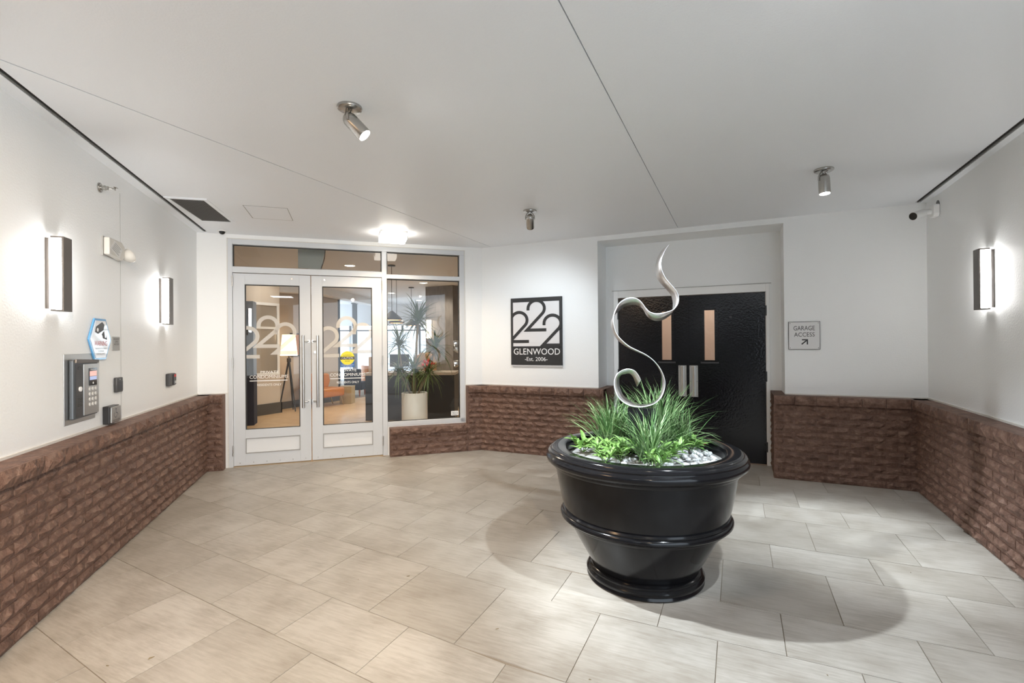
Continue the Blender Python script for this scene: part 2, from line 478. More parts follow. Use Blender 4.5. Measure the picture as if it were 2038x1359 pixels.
GAP = 0.0022
def lay_tiles(parent, planes, x0, x1, y0, y1, m, name, warped=True, extra=None):
    rows = []; y = 2.09 - 1.02*8; wide = True
    while y < y1:
        h = 0.61 if wide else 0.41
        rows.append((y, h, wide)); y += h; wide = not wide
    n = 0
    for (yy, h, wide) in rows:
        if yy + h < y0: continue
        ph = 0.505 if wide else 0.205
        k0 = math.floor((x0-ph)/0.6096)-1; k1 = math.ceil((x1-ph)/0.6096)+1
        for k in range(k0, k1):
            a = ph+0.6096*k
            quad = [(a+GAP, yy+GAP), (a+0.6096-GAP, yy+GAP), (a+0.6096-GAP, yy+h-GAP), (a+GAP, yy+h-GAP)]
            if warped: quad = [warp(*q) for q in quad]
            p = clip_poly(quad, planes)
            if len(p) < 3 or area2(p) < 0.004: continue
            cx = sum(q[0] for q in p)/len(p); cy = sum(q[1] for q in p)/len(p)
            if extra and not extra(cx, cy): continue
            bm = add_slab(bmesh.new(), [(q[0]-cx, q[1]-cy) for q in p], -0.004, rnd.uniform(-0.0003, 0.0003))
            obj(name, bm, m, parent, loc=(cx, cy, 0)); n += 1
    return n
fwd = lambda x, y: -0.4201*x+0.9074*y
lay_tiles(floor, [((-NL.x, -NL.y), -CL-0.09), ((DL.x, DL.y), DD), ((0, 1), YB), ((1, 0), XR-0.09)], -6.5, 1.8, -1.5, YB, M['tile'], 'floor_tile',
          extra=lambda x, y: fwd(x, y) > 0.9)
# plain paving under and behind the photographer, level with the tiles
obj('paving', add_slab(bmesh.new(), clip_poly(BIG, [((-NL.x, -NL.y), -CL-0.09), ((1, 0), XR-0.09), ((0, -1), 6.8), ((-0.4201, 0.9074), 0.85)]), -0.004, -0.0005), M['tile'], floor)

# ------------------------------------------------------------------ ceiling
ceil = obj('ceiling', add_slab(bmesh.new(), clip_poly(BIG, room(-0.1)), ZC+0.022, ZC+0.1), M['vent_dark'])
tag(ceil, 'flat off-white ceiling with thin panel seams', 'ceiling', kind='structure')
def ceil_plate(planes):
    p = clip_poly(BIG, planes)
    if p: obj('ceiling_panel', add_slab(bmesh.new(), p, ZC, ZC+0.02), M['ceil'], ceil, bevel=0)
lw0, lw1, rw0, rw1 = 0.092, 0.130, 0.062, 0.108     # slots along the side walls
END_L = [((DL.x, DL.y), DD-0.06)]; END_R = [((0, 1), YG-0.05)]
main = [((-NL.x, -NL.y), -CL-lw1), ((DL.x, DL.y), DD), ((0, 1), YG), ((1, 0), XR-rw1), ((0, -1), -Y_END)]
SX = (-3.225, -0.648)
ceil_plate(main+[((1, 0), SX[0]-0.005)])
ceil_plate(main+[((-1, 0), -SX[0]-0.005), ((1, 0), SX[1]-0.003)])
ceil_plate(main+[((-1, 0), -SX[1]-0.003)])
ceil_plate([((-NL.x, -NL.y), -CL), ((NL.x, NL.y), CL+lw0), ((DL.x, DL.y), DD), ((0, -1), -Y_END)])
ceil_plate([((-NL.x, -NL.y), -CL-lw0), ((NL.x, NL.y), CL+lw1), ((DL.x, DL.y), DD), ((-DL.x, -DL.y), -DD+0.07)])
ceil_plate([((1, 0), XR), ((-1, 0), -XR+rw0), ((0, 1), YG), ((0, -1), -Y_END)])
ceil_plate([((1, 0), XR-rw0), ((-1, 0), -XR+rw1), ((0, 1), YG), ((0, -1), -YG+0.06)])
# metal channels seen in the slots
t1 = thing('trim_1', 'dark metal channel in the ceiling slot along the left wall', 'trim', FR_LEFT, kind='structure')
obj('channel_bed', B((-4.75, -0.07, -lw1-0.004, -lw0+0.004, ZC+0.012, ZC+0.02)), M['strip'], t1)
obj('channel_lip', B((-4.75, -0.07, -lw1+0.017, -lw1+0.021, ZC-0.002, ZC+0.012)), M['strip'], t1)
t2 = thing('trim_2', 'dark metal channel in the ceiling slot along the right wall', 'trim', FR_RIGHT, kind='structure')
obj('channel_bed', B((-YG+0.06, -1.9, -rw1-0.004, -rw0+0.004, ZC+0.012, ZC+0.02)), M['strip'], t2)
obj('channel_lip', B((-YG+0.06, -1.9, -rw1+0.020, -rw1+0.024, ZC-0.002, ZC+0.012)), M['strip'], t2)

# ------------------------------------------------------------------ brick pieces
def brick_mesh(seed, L, H, proud, lo, nx=5, nz=3, rag=0.0):
    """split-faced brick, rough front towards -y, centred on x and z; back at y = 0"""
    r = random.Random(seed); bm = bmesh.new(); F = []
    for j in range(nz):
        row = []
        for i in range(nx):
            x = -L/2+L*i/(nx-1); z = -H/2+H*j/(nz-1)
            edge = i in (0, nx-1) or j in (0, nz-1)
            y = -lo - (r.uniform(0, 0.003) if edge else r.uniform(0.35, 1.0)*proud)
            if not edge:
                x += r.uniform(-.25, .25)*L/(nx-1); z += r.uniform(-.3, .3)*H/(nz-1)
            elif rag and j == 0:
                z += r.uniform(-rag, rag)
            row.append(bm.verts.new((x, y, z)))
        F.append(row)
    for j in range(nz-1):
        for i in range(nx-1):
            q = (F[j][i], F[j][i+1], F[j+1][i+1], F[j+1][i])
            if r.random() < .5:
                bm.faces.new((q[0], q[1], q[2])); bm.faces.new((q[0], q[2], q[3]))
            else:
                bm.faces.new((q[0], q[1], q[3])); bm.faces.new((q[1], q[2], q[3]))
    ring = F[0] + [F[j][-1] for j in range(1, nz)] + F[-1][-2::-1] + [F[j][0] for j in range(nz-2, 0, -1)]
    bk = [bm.verts.new((v.co.x, 0, v.co.z)) for v in ring]
    for i in range(len(ring)):
        bm.faces.new((ring[i], ring[(i+1) % len(ring)], bk[(i+1) % len(ring)], bk[i]))
    bmesh.ops.recalc_face_normals(bm, faces=bm.faces)
    me = bpy.data.meshes.new('brick'); bm.to_mesh(me); bm.free(); me.materials.append(M['brick'])
    return me
BL, BH = 0.2032, 0.0755
BRICKS = [brick_mesh(i, BL-0.009, BH-0.012, 0.030, 0.010) for i in range(14)]
CAPS = [brick_mesh(50+i, BL-0.004, 0.092, 0.028, 0.044, 6, 3) for i in range(10)]
BASE_Y = -0.118
def bricks(parent, x0, x1, courses=11, cap=True, z0=0.0, yoff=0.0, left_end=True, right_end=True, seed=1, backing=True):
    r = random.Random(seed)
    top = z0+courses*BH
    if backing:
        obj('mortar_bed', B((x0, x1, BASE_Y+yoff-0.006, yoff-0.0005, z0, top)), M['mortar'], parent)
    for c in range(courses):
        ph = 0.0 if c % 2 == 0 else -BL/2
        x = x0+ph
        while x < x1-0.01:
            a, b = max(x, x0), min(x+BL, x1)
            if b-a > 0.03:
                shared('brick', r.choice(BRICKS), parent, ((a+b)/2, BASE_Y+yoff, z0+(c+.5)*BH), (0, 0, 0), ((b-a)/BL, 1, 1 if r.random() < .5 else -1))
            x += BL
    if cap:
        x = x0
        obj('coping_bed', B((x0, x1, BASE_Y+yoff-0.03, yoff-0.0005, top, top+0.094)), M['brick'], parent)
        while x < x1-0.01:
            b = min(x+BL, x1)
            shared('coping_brick', r.choice(CAPS), parent, ((x+b)/2, BASE_Y+yoff, top+0.047), (0, 0, 0), ((b-x)/BL, 1, 1 if r.random() < .5 else -1))
            x += BL

# ------------------------------------------------------------------ walls
W_T = 0.25
wall_l = obj('wall_left', B((-4.75, 0.0, 0, W_T, 0, ZC+0.03)), M['wall'])
put(wall_l, FR_LEFT); tag(wall_l, 'white stucco left wall above a rough brown brick wainscot', 'wall', kind='structure')
bricks(wall_l, -4.72, 0.0, seed=3)
obj('caulk_line', B((-4.75, 0.0, -0.012, 0.0, ZB-0.003, ZB+0.014)), M['caulk'], wall_l)
obj('panel_joint', B((-2.112, -2.109, -0.0015, 0.0, ZB, 2.78)), M['grey_plastic'], wall_l)

wall_r = obj('wall_right', B((-YG, -1.9, 0, W_T, 0, ZC+0.03)), M['wall'])
put(wall_r, FR_RIGHT); tag(wall_r, 'white stucco right wall above a brown brick wainscot', 'wall', kind='structure')
bricks(wall_r, -YG, -1.9, seed=4)
obj('caulk_line', B((-YG, -1.9, -0.012, 0.0, ZB-0.003, ZB+0.014)), M['caulk'], wall_r)

RX0, RX1, ZREC = -1.659, 0.483, 2.859
FX0, FX1, ZFR = -1.556, 0.360, 2.233
XC = C0.x+NL.x*SE
wall_b = obj('wall_back', B((XC-0.02, RX0, 0, W_T+.25, 0, ZC+.03), (RX1, XR, 0, W_T+.25, 0, ZC+.03), (RX0, RX1, 0, W_T+.25, ZREC, ZC+.03),
                            (RX0, FX0, YB-YG, YB-YG+.1, 0, ZREC), (FX1, RX1, YB-YG, YB-YG+.1, 0, ZREC), (FX0, FX1, YB-YG, YB-YG+.1, ZFR, ZREC)), M['wall'])
put(wall_b, FR_BACK); tag(wall_b, 'white back wall with a deep recess around the black doors', 'wall', kind='structure')
bricks(wall_b, XC-0.05, FX0, seed=5)
bricks(wall_b, FX1, XR, seed=6)
obj('caulk_line', B((XC, RX0, -0.012, 0, ZB-0.003, ZB+0.012), (RX1, XR, -0.012, 0, ZB-0.003, ZB+0.012)), M['caulk'], wall_b)
# brick returns inside the recess
for nm, xa, xb, face, sd in (('left', RX0, FX0, 1, 8), ('right', FX1, RX1, -1, 9)):
    rec = YB-YG
    obj('mortar_bed', B((xa+(0 if face > 0 else .012), xb-(0.012 if face > 0 else 0), -0.11, rec-.001, 0, 11*BH)), M['mortar'], wall_b)
    obj('coping_bed', B((xa, xb, -0.13, rec-.001, 11*BH, ZB)), M['brick'], wall_b)
    rr = random.Random(sd)
    for c in range(12):
        y = -0.13 + (0 if c % 2 else -BL/2)
        while y < rec-0.01:
            a, b = max(y, -0.13), min(y+BL, rec)
            if b-a > .03:
                me = rr.choice(BRICKS)
                shared('brick', me, wall_b, ((xb-.014) if face > 0 else (xa+.014), (a+b)/2, (c+.5)*BH if c < 11 else ZB-.045), (0, 0, math.pi/2 if face > 0 else -math.pi/2), ((b-a)/BL, .55, 1 if c < 11 else 1.2))
            y += BL

wall_e = obj('wall_entrance', B((0, 0.335, 0, .16, 0, ZC+.03), (3.355, SE+.02, 0, .16, 0, ZC+.03), (.335, 3.355, 0, .16, 2.865, ZC+.03), (2.262, 3.355, 0, .16, 0, 0.40)), M['wall_smooth'])
put(wall_e, FR_ENT); tag(wall_e, 'white plaster entrance wall around the glazed doors', 'wall', kind='structure')
bricks(wall_e, 0.0, 0.30, seed=10)
bricks(wall_e, 3.365, SE+0.05, seed=11)
bricks(wall_e, 2.285, 3.365, courses=4, cap=False, seed=12)
rr = random.Random(13)
obj('coping_bed', B((2.285, 3.40, -.15, 0, 4*BH, .385)), M['brick'], wall_e)
x = 2.285
while x < 3.39:
    b = min(x+BL, 3.40)
    shared('coping_brick', rr.choice(CAPS), wall_e, ((x+b)/2, BASE_Y, 4*BH+.042), (0, 0, 0), ((b-x)/BL, 1, .9)); x += BL
obj('caulk_line', B((0, .335, -.012, 0, ZB-.003, ZB+.012), (3.36, SE, -.012, 0, ZB-.003, ZB+.012)), M['caulk'], wall_e)

# ------------------------------------------------------------------ shop-front frame and entrance doors
win = thing('window_1', 'white aluminium entrance frame with transoms and a tall fixed sidelight', 'window', FR_ENT, kind='structure')
Y0, Y1 = -0.004, 0.105
for nm, bx in (('jamb', (.335, .385, Y0, Y1, 0, 2.865)), ('mullion', (2.20, 2.265, Y0, Y1, 0, 2.80)), ('jamb', (3.285, 3.355, Y0, Y1, .40, 2.80)),
               ('head', (.385, 3.355, Y0, Y1, 2.80, 2.865)), ('transom_bar', (.385, 2.20, Y0, Y1, 2.445, 2.52)), ('transom_bar', (2.265, 3.285, Y0, Y1, 2.432, 2.49)),
               ('sill', (2.265, 3.355, Y0, Y1, .395, .455))):
    obj(nm, B(bx), M['alu'], win, bevel=.003)
obj('caulk_line', B((.325, .336, -.006, .01, 0, 2.875), (.325, 3.365, -.006, .01, 2.864, 2.874), (3.354, 3.364, -.006, .01, .40, 2.87)), M['caulk'], win)
def pane(parent, x0, x1, z0, z1, y, g=.012, name='glass_pane'):
    obj('gasket', B((x0, x0+g, y-.008, y+.008, z0, z1), (x1-g, x1, y-.008, y+.008, z0, z1), (x0+g, x1-g, y-.008, y+.008, z1-g, z1), (x0+g, x1-g, y-.008, y+.008, z0, z0+g*.6)), M['gasket'], parent)
    bm = bmesh.new(); bm.faces.new([bm.verts.new(p) for p in ((x0+g, y, z0), (x1-g, y, z0), (x1-g, y, z1-g), (x0+g, y, z1-g))])
    return obj(name, bm, M['glass'], parent)
pane(win, .385, 2.20, 2.52, 2.80, .05)
pane(win, 2.265, 3.285, 2.49, 2.80, .05)
pane(win, 2.265, 3.285, .455, 2.432, .05)
stk = obj('number_sticker', B((3.156, 3.265, .045, .0485, .492, .555)), M['white_print'], win, label='small white number sticker in the lower corner')
text('printed_number', '20221', 3.168, 3.253, .503, .543, .0445, M['dark_print'], stk)

def entrance_door(name, x0, x1, gx0, gx1, px0, px1, hinge_left, label, hx):
    d = thing(name, label, 'door', FR_ENT, kind='structure')
    ya, yb = .012, .057
    obj('stile', B((x0, gx0, ya, yb, .012, 2.438)), M['alu'], d, bevel=.002)
    obj('stile', B((gx1, x1, ya, yb, .012, 2.438)), M['alu'], d, bevel=.002)
    obj('top_rail', B((gx0, gx1, ya, yb, 2.30, 2.438)), M['alu'], d, bevel=.002)
    obj('middle_rail', B((gx0, gx1, ya, yb, .352, .46)), M['alu'], d, bevel=.002)
    obj('bottom_rail', B((gx0, gx1, ya, yb, .012, .158)), M['alu'], d, bevel=.002)
    obj('lower_panel', B((gx0-.001, gx1+.001, .030, .05, .158, .352)), M['alu_light'], d)
    g = .010
    obj('panel_molding', B((gx0, gx0+g, .006, .032, .158, .352), (gx1-g, gx1, .006, .032, .158, .352), (gx0+g, gx1-g, .006, .032, .158, .158+g), (gx0+g, gx1-g, .006, .032, .352-g, .352)), M['grey_plastic'], d)
    gp = pane(d, gx0, gx1, .46, 2.30, .035)
    obj('door_sweep', B((x0+.01, x1-.01, .016, .05, .001, .012)), M['bark'], d)
    # pull handle with its two stand-offs
    h = obj('pull_handle', tube([(hx, -.065, .715), (hx, -.065, 1.65)], .0175, 14), M['steel'], d, smooth=True)
    sgn = 1 if hinge_left else -1
    for z in (.86-.07, 1.575):
        bm = tube([(hx, -.062, z), (hx+sgn*.045, -.055, z), (hx+sgn*.06, .012, z)], .009, 10)
        cyl_y(bm, hx+sgn*.06, z, .018, .005, .012)
        obj('handle_standoff', bm, M['steel'], h, smooth=True)
    hxx = x0-.002 if hinge_left else x1+.004
    for z in (2.27, 1.24, .14):
        bm = bmesh.new()
        for k in range(3): add_lathe(bm, [(.009, z+k*.045), (.009, z+k*.045+.043)], 10, (hxx, -.008, 0))
        obj('hinge', bm, M['steel'], d, smooth=True)
    bm = bmesh.new()
    cyl_y(bm, (gx1-.09 if hinge_left else gx0+.03), 2.385, .011, .006, .012, 12)
    obj('screw_cap', bm, M['steel_dark'], d)
    bm = bmesh.new()
    for k in range(6): cyl_y(bm, x0+.07+k*(x1-x0-.14)/5, .045, .005, .009, .012, 8)
    obj('kick_screw', bm, M['steel_dark'], d, kind='stuff')
    # frosted numerals and lettering on the glass
    yy = .0335
    lo, hi = gx0+.012, gx1-.012
    mid = gx0+.306 if not hinge_left else gx0+.262
    zz = 0 if not hinge_left else 0.0
    w = .047
    cl = (lo, hi, .46, 2.29)
    for k, (cx, cz) in enumerate(((mid-.232, 1.640), (mid, 1.777), (mid+.204, 1.690))):
        bm = stroke(bmesh.new(), two_path(cx, cz, .110, 1.0, -.125, .135, -.262 if k else -.258), w, yy, yy, cl)
        obj('frosted_two', bm, M['frost'], d)
    tx = mid-.215
    text('lettering', 'PRIVATE', tx+.125, tx+.335, 1.165, 1.198, yy, M['white_print'], d)
    text('lettering', 'CONDOMINIUMS', tx, tx+.447, 1.102, 1.143, yy, M['white_print'], d)
    obj('lettering_rule', B((tx, tx+.44, yy-.0003, yy, 1.068, 1.078)), M['white_print'], d)
    text('lettering', 'RESIDENTS ONLY', tx+.086, tx+.367, 1.005, 1.034, yy, M['white_print'], d)
    return d
d1 = entrance_door('door_1', .387, 1.291, .520, 1.158, .53, 1.17, True, 'left leaf of the white glazed entrance doors, hinged on the left', 1.205)
d2 = entrance_door('door_2', 1.301, 2.198, 1.434, 2.070, 1.44, 2.073, False, 'right leaf of the white glazed entrance doors, with a yellow caution sticker', 1.378)
bm = bmesh.new(); cyl_y(bm, 1.345, 1.43, .017, .004, .012, 16)
obj('lock_cylinder', bm, M['steel'], d2)
# caution sticker
stk = obj('caution_sticker', B((1.655, 1.835, .0325, .0335, 1.222, 1.335)), M['blue'], d2, label='yellow and blue caution sticker')
bm = bmesh.new(); cyl_y(bm, 1.745, 1.345, .092, .0318, .0334, 32); obj('sticker_disc', bm, M['yellow'], stk)
obj('sticker_band', B((1.655, 1.835, .0312, .0325, 1.325, 1.365)), M['dark_print'], stk)
text('sticker_word', 'CAUTION', 1.672, 1.818, 1.332, 1.358, .0308, M['white_print'], stk)
text('sticker_word', 'AUTOMATIC', 1.69, 1.80, 1.376, 1.39, .0314, M['dark_print'], stk)
text('sticker_word', 'DOOR', 1.715, 1.775, 1.296, 1.312, .0314, M['dark_print'], stk)
text('sticker_word', 'ACTIVATE SWITCH', 1.668, 1.822, 1.246, 1.258, .0308, M['white_print'], stk)
text('sticker_word', 'TO OPERATE', 1.69, 1.80, 1.229, 1.240, .0308, M['white_print'], stk)

# ------------------------------------------------------------------ black garage doors
gf = thing('trim_3', 'white painted steel frame around the black double doors', 'door frame', FR_DOOR, kind='structure')
DX0, DX1, DZ, SP = -1.494, .3196, 2.136, -.581
for nm, bx in (('jamb', (FX0, DX0, -.012, .08, 0, ZFR)), ('jamb', (DX1, FX1, -.012, .08, 0, ZFR)), ('head', (DX0, DX1, -.012, .08, DZ, ZFR))):
    obj(nm, B(bx), M['wall_smooth'], gf, bevel=.003)
obj('caulk_crack', B((FX0-.02, FX1+.02, -.013, -.001, ZFR, ZFR+.007)), M['grey_plastic'], gf)
def garage_door(name, x0, x1, wx0, wx1, px0, px1, hx, label):
    d = thing(name, label, 'door', FR_DOOR, kind='structure')
    ya, yb = .015, .06
    z0, z1 = 1.262, 1.96
    # leaf around the vision panel
    bm = B((x0, wx0, ya, yb, .008, DZ-.004), (wx1, x1, ya, yb, .008, DZ-.004), (wx0, wx1, ya, yb, .008, z0), (wx0, wx1, ya, yb, z1, DZ-.004))
    bmesh.ops.remove_doubles(bm, verts=bm.verts, dist=1e-5)
    obj('door_leaf', bm, M['black_gloss'], d)
    g = .036
    fr = obj('vision_frame', B((wx0, wx0+g, -.002, yb, z0, z1), (wx1-g, wx1, -.002, yb, z0, z1), (wx0+g, wx1-g, -.002, yb, z0, z0+.026), (wx0+g, wx1-g, -.002, yb, z1-.03, z1)), M['black_gloss'], d, bevel=.003)
    bm = bmesh.new(); bm.faces.new([bm.verts.new(p) for p in ((wx0+g, .03, z0+.026), (wx1-g, .03, z0+.026), (wx1-g, .03, z1-.03), (wx0+g, .03, z1-.03))])
    obj('vision_glass', bm, M['glass'], fr)
    obj('frame_sill', B((wx0-.012, wx1+.012, -.012, .02, z0-.016, z0+.004)), M['charcoal'], fr)
    pl = obj('pull_plate', B((px0, px1, .008, .0155, .81, 1.217)), M['steel'], d, bevel=.001)
    c = (px0+px1)/2-.002
    obj('pull_channel', B((c-.017, c-.009, -.022, .009, .82, 1.207), (c+.009, c+.017, -.022, .009, .82, 1.207)), M['steel'], pl)
    obj('pull_bar', B((c-.008, c+.008, -.024, -.010, .82, 1.207)), M['stone_top'], pl)
    bm = bmesh.new()
    for z in (.825, 1.01, 1.20):
        for xx in (px0+.012, px1-.012): cyl_y(bm, xx, z, .004, .006, .009, 8)
    obj('plate_screw', bm, M['dark_print'], pl, kind='stuff')
    for z in (1.84, 1.03, .165):
        obj('hinge', B((hx-.009, hx+.009, -.016, .012, z, z+.125)), M['black'], d, bevel=.003)
    return d
garage_door('door_3', DX0+.003, SP-.003, -.950, -.756, -.708, -.608, DX0, 'left leaf of the black double doors behind the silver sculpture')
gd = garage_door('door_4', SP+.003, DX1-.003, -.420, -.228, -.571, -.468, DX1, 'right leaf of the black double doors, nearer the garage sign')
bm = bmesh.new(); cyl_y(bm, -.075, 1.835, .016, .008, .016, 12); obj('peep_hole', bm, M['black'], gd)
obj('meeting_strip', B((SP-.012, SP+.004, .004, .016, .02, DZ-.01)), M['black_gloss'], gd, bevel=.002)

# garage beyond the doors
gw = obj('wall_garage', B((-1.9, .9, 1.6, 1.75, -.01, 2.9), (-1.95, -1.9, .12, 1.75, -.01, 2.9), (.9, .95, .12, 1.75, -.01, 2.9), (-1.95, .95, .12, 1.75, 2.9, 2.95), (-1.95, .95, .06, 1.75, -.1, -.01)), M['garage_wall'])
put(gw, FR_DOOR); tag(gw, 'beige garage passage glimpsed through the black door slots', 'wall', kind='structure')
obj('handrail', tube([(-1.7, 1.45, .95), (.8, 1.5, 1.35)], .02, 8), M['wall_smooth'], gw)
gl = bpy.data.lights.new('garage_fill', 'POINT'); gl.energy = 16; gl.color = (1, .86, .74); gl.shadow_soft_size = .1  # unseen point light added so the passage is not black
go = bpy.data.objects.new('garage_fill', gl); COL.objects.link(go); go.location = (-.6, YB+.7, 2.6)

# ------------------------------------------------------------------ wall signs
sg = thing('wall_sign', 'square-framed black and silver building number sign on the white back wall', 'sign', FR_BACK, x=-2.53, z=1.22)
obj('backing_plate', B((-.381, .381, -.028, -.001, 0, .938)), M['sign_black'], sg, bevel=.002)
obj('silver_panel', B((-.345, .343, -.0295, -.027, .262, .878)), M['plate_silver'], sg, label='brushed silver panel behind the numerals')
def stile_two(cx, cz, nm='numeral_two'):
    bm = stroke(bmesh.new(), two_path(cx, cz, .122, .90, -.140, .148, -.298), .042, -.034, -.029, (-.375, .375, .245, .9))
    obj(nm, bm, M['sign_black'], sg)
stile_two(-.252, .628); stile_two(.008, .785); stile_two(.245, .575)
obj('sign_footer', B((-.345, .343, -.0332, -.029, .240, .262), (.11, .343, -.0332, -.029, .262, .290)), M['sign_black'], sg)
text('sign_word', 'GLENWOOD', -.338, .350, .146, .232, -.0292, M['white_print'], sg)
text('sign_word', '-Est. 2006-', -.168, .170, .058, .112, -.0292, M['white_print'], sg)
obj('bottom_edge', B((-.381, .381, -.030, -.001, -.014, -.002)), M['plate_silver'], sg)

sg = thing('door_sign', 'small light grey garage access sign right of the black doors', 'sign', FR_BACK, x=.673, z=1.43)
obj('sign_plate', B((-.152, .152, -.014, -.001, 0, .31)), M['sign_black'], sg)
obj('sign_face', B((-.147, .147, -.016, -.013, .005, .305)), M['grey_sign'], sg)
text('sign_word', 'GARAGE', -.102, .102, .213, .262, -.0165, M['dark_print'], sg)
text('sign_word', 'ACCESS', -.097, .100, .143, .190, -.0165, M['dark_print'], sg)
bm = stroke(bmesh.new(), [(-.025, .058), (.026, .104)], .013, -.0165, -.0165)
stroke(bm, [(-.022, .108), (.030, .108), (.030, .056)], .013, -.0168, -.0168)
obj('arrow', bm, M['dark_print'], sg)
bm = bmesh.new()
for xx in (-.135, .135):
    for zz in (.018, .292): cyl_y(bm, xx, zz, .004, -.018, -.0155, 8)
obj('sign_screw', bm, M['dark_print'], sg, kind='stuff')

# ------------------------------------------------------------------ sconces
def sconce(frame, x, zb, label, near):
    t = thing('wall_sconce', label, 'wall lamp', frame, x=x, z=zb, group='bronze wall sconces')
    obj('back_plate', B((-.066, .066, -.018, 0, .014, .452)), M['bronze'], t, bevel=.001)
    # a channel: front face with folded top and bottom
    obj('front_cover', B((-.05, .05, -.084, -.074, 0, .466), (-.05, .05, -.074, -.018, 0, .010), (-.05, .05, -.074, -.018, .456, .466)), M['bronze'], t, bevel=.001)
    obj('diffuser', B((-.044, .044, -.072, -.019, .012, .454)), M['sconce_light'], t, bevel=.008)
    return t
sconce(FR_LEFT, -3.082, 1.752, 'bronze box sconce above the intercom on the left wall, the nearer one', 1)
sconce(FR_LEFT, -1.185, 1.742, 'bronze box sconce on the left wall towards the entrance doors', 1)
sconce(FR_RIGHT, -4.915, 1.755, 'bronze box sconce on the right wall', -1)

# ------------------------------------------------------------------ ceiling spots
def aim_matrix(d):
    d = Vector(d).normalized()
    return d.to_track_quat('-Z', 'Y').to_matrix()
def spot(x, y, target, label, power=1.0, lens=True, cone=62, blend=.7, col=(.86, .94, 1.0)):
    t = thing('ceiling_spotlight', label, 'spotlight', None, x=x, y=y, z=ZC, group='satin nickel ceiling spots')
    obj('canopy', lathe([(.070, 0), (.072, -.006), (.070, -.015), (.060, -.021), (.02, -.022)], 28), M['steel_dark'], t, smooth=True)
    piv = Vector((0, 0, -.075))
    d = (Vector(target)-Vector((x, y, ZC))-piv).normalized()
    side = d.cross(Vector((0, 0, 1)))
    side = side.normalized() if side.length > .01 else Vector((1, 0, 0))
    bm = bmesh.new()
    for s in (-1, 1):
        add_tube(bm, [(side*.012*s)+Vector((0, 0, -.020)), side*.030*s+Vector((0, 0, -.034)), side*.046*s+Vector((0, 0, -.060)), side*.047*s+Vector((0, 0, -.095))], .006, 6)
    obj('yoke', bm, M['steel_dark'], t, smooth=True)
    mt = aim_matrix(d).to_4x4()
    c = piv
    bm = bmesh.new()
    add_lathe(bm, [(.006, .036), (.022, .032), (.034, .020), (.041, .002), (.042, -.02), (.042, -.120), (.040, -.128), (.037, -.128), (.036, -.112)], 24, c, cap1=False, mtx=mt)
    obj('lamp_head', bm, M['steel_dark'], t, smooth=True)
    bm = bmesh.new(); add_lathe(bm, [(.0365, -.116), (.0365, -.120)], 24, c, mtx=mt)
    obj('lens', bm, M['lens'] if lens else M['lens_off'], t)
    obj('cable', tube([Vector((.0, .0, -.02)), side*.02+Vector((0, 0, -.035))-d*.02, c-d*.034], .003, 6), M['black'], t, smooth=True)
    l = bpy.data.lights.new('spot_beam', 'SPOT'); l.energy = SPOT_W*power; l.spot_size = math.radians(cone); l.spot_blend = blend
    l.shadow_soft_size = .035; l.color = col
    o = bpy.data.objects.new('spot_beam', l); COL.objects.link(o); o.parent = t
    o.matrix_local = Matrix.Translation(c+d*.135) @ mt
    return t
spot(-2.05, 2.19, (.15, 3.3, .2), 'ceiling spotlight nearest the camera, tilted right with its lamp glaring', 1.38, True, 61, .7)
spot(-1.97, 4.73, (-2.55, 6.28, 1.35), 'ceiling spotlight turned away, aimed at the building number sign', .17, False, 95, .9)
spot(.65, 4.66, (.75, 4.5, 0), 'ceiling spotlight at the right, in front of the garage access sign', .75, True, 50, .8)
spot(.58, 1.95, (-1.1, 3.8, .4), 'ceiling spotlight over the floor at the right, outside the picture', .75, True, 48, .6)

spot(.60, -.45, (-3.7, 2.5, .1), 'warm ceiling spotlight behind the camera, turned towards the left wall', 1.45, True, 74, .9, (1.0, .82, .60))

# ------------------------------------------------------------------ square flush light
t = thing('flush_ceiling_light', 'square crystal flush ceiling light glowing above the entrance doors', 'ceiling lamp', FR_ENT, x=2.30, y=-.63, z=ZC)
obj('ceiling_plate', B((-.16, .16, -.15, .15, -.02, 0)), M['steel'], t)
for sx, sy in ((-1, -1), (1, -1), (1, 1), (-1, 1)):
    obj('corner_post', B((sx*.162-.004, sx*.162+.004, sy*.152-.004, sy*.152+.004, -.10, -.01)), M['steel'], t)
fl_ = bpy.data.lights.new('flush_beam', 'SPOT'); fl_.energy = 62; fl_.spot_size = math.radians(150); fl_.spot_blend = .6; fl_.color = (1, .78, .54); fl_.shadow_soft_size = .14
fo_ = bpy.data.objects.new('flush_beam', fl_); COL.objects.link(fo_); fo_.parent = t; fo_.location = (0, 0, -.125)
obj('crystal_box', B((-.158, .158, -.148, .148, -.105, -.022)), M['flush_light'], t, bevel=.01)

# ------------------------------------------------------------------ ceiling vent, hatch, dome camera
vc = (Vector((-4.803, 2.827, 0))+Vector((-5.179, 3.611, 0)))/2
du = Vector((-4.578+4.803, 3.011-2.827, 0)); dv = Vector((-5.179+4.578, 3.611-3.011, 0))
aw, al = du.length/2, dv.length/2
t = thing('ceiling_vent', 'dark mesh air vent in a white ceiling frame near the left wall', 'vent', None, x=vc.x, y=vc.y, z=ZC, rot=math.atan2(du.y, du.x))
obj('vent_back', B((-aw, aw, -al, al, -.002, -.0005)), M['vent_dark'], t)
e = .035
obj('vent_frame', B((-aw-e, -aw, -al-e, al+e, -.010, 0), (aw, aw+e, -al-e, al+e, -.010, 0), (-aw, aw, -al-e, -al, -.010, 0), (-aw, aw, al, al+e, -.010, 0)), M['ceil'], t)
for k in range(13):
    xx = -aw+(k+.5)*2*aw/13; obj('mesh_bar', B((xx-.003, xx+.003, -al, al, -.006, -.003)), M['vent_bar'], t)
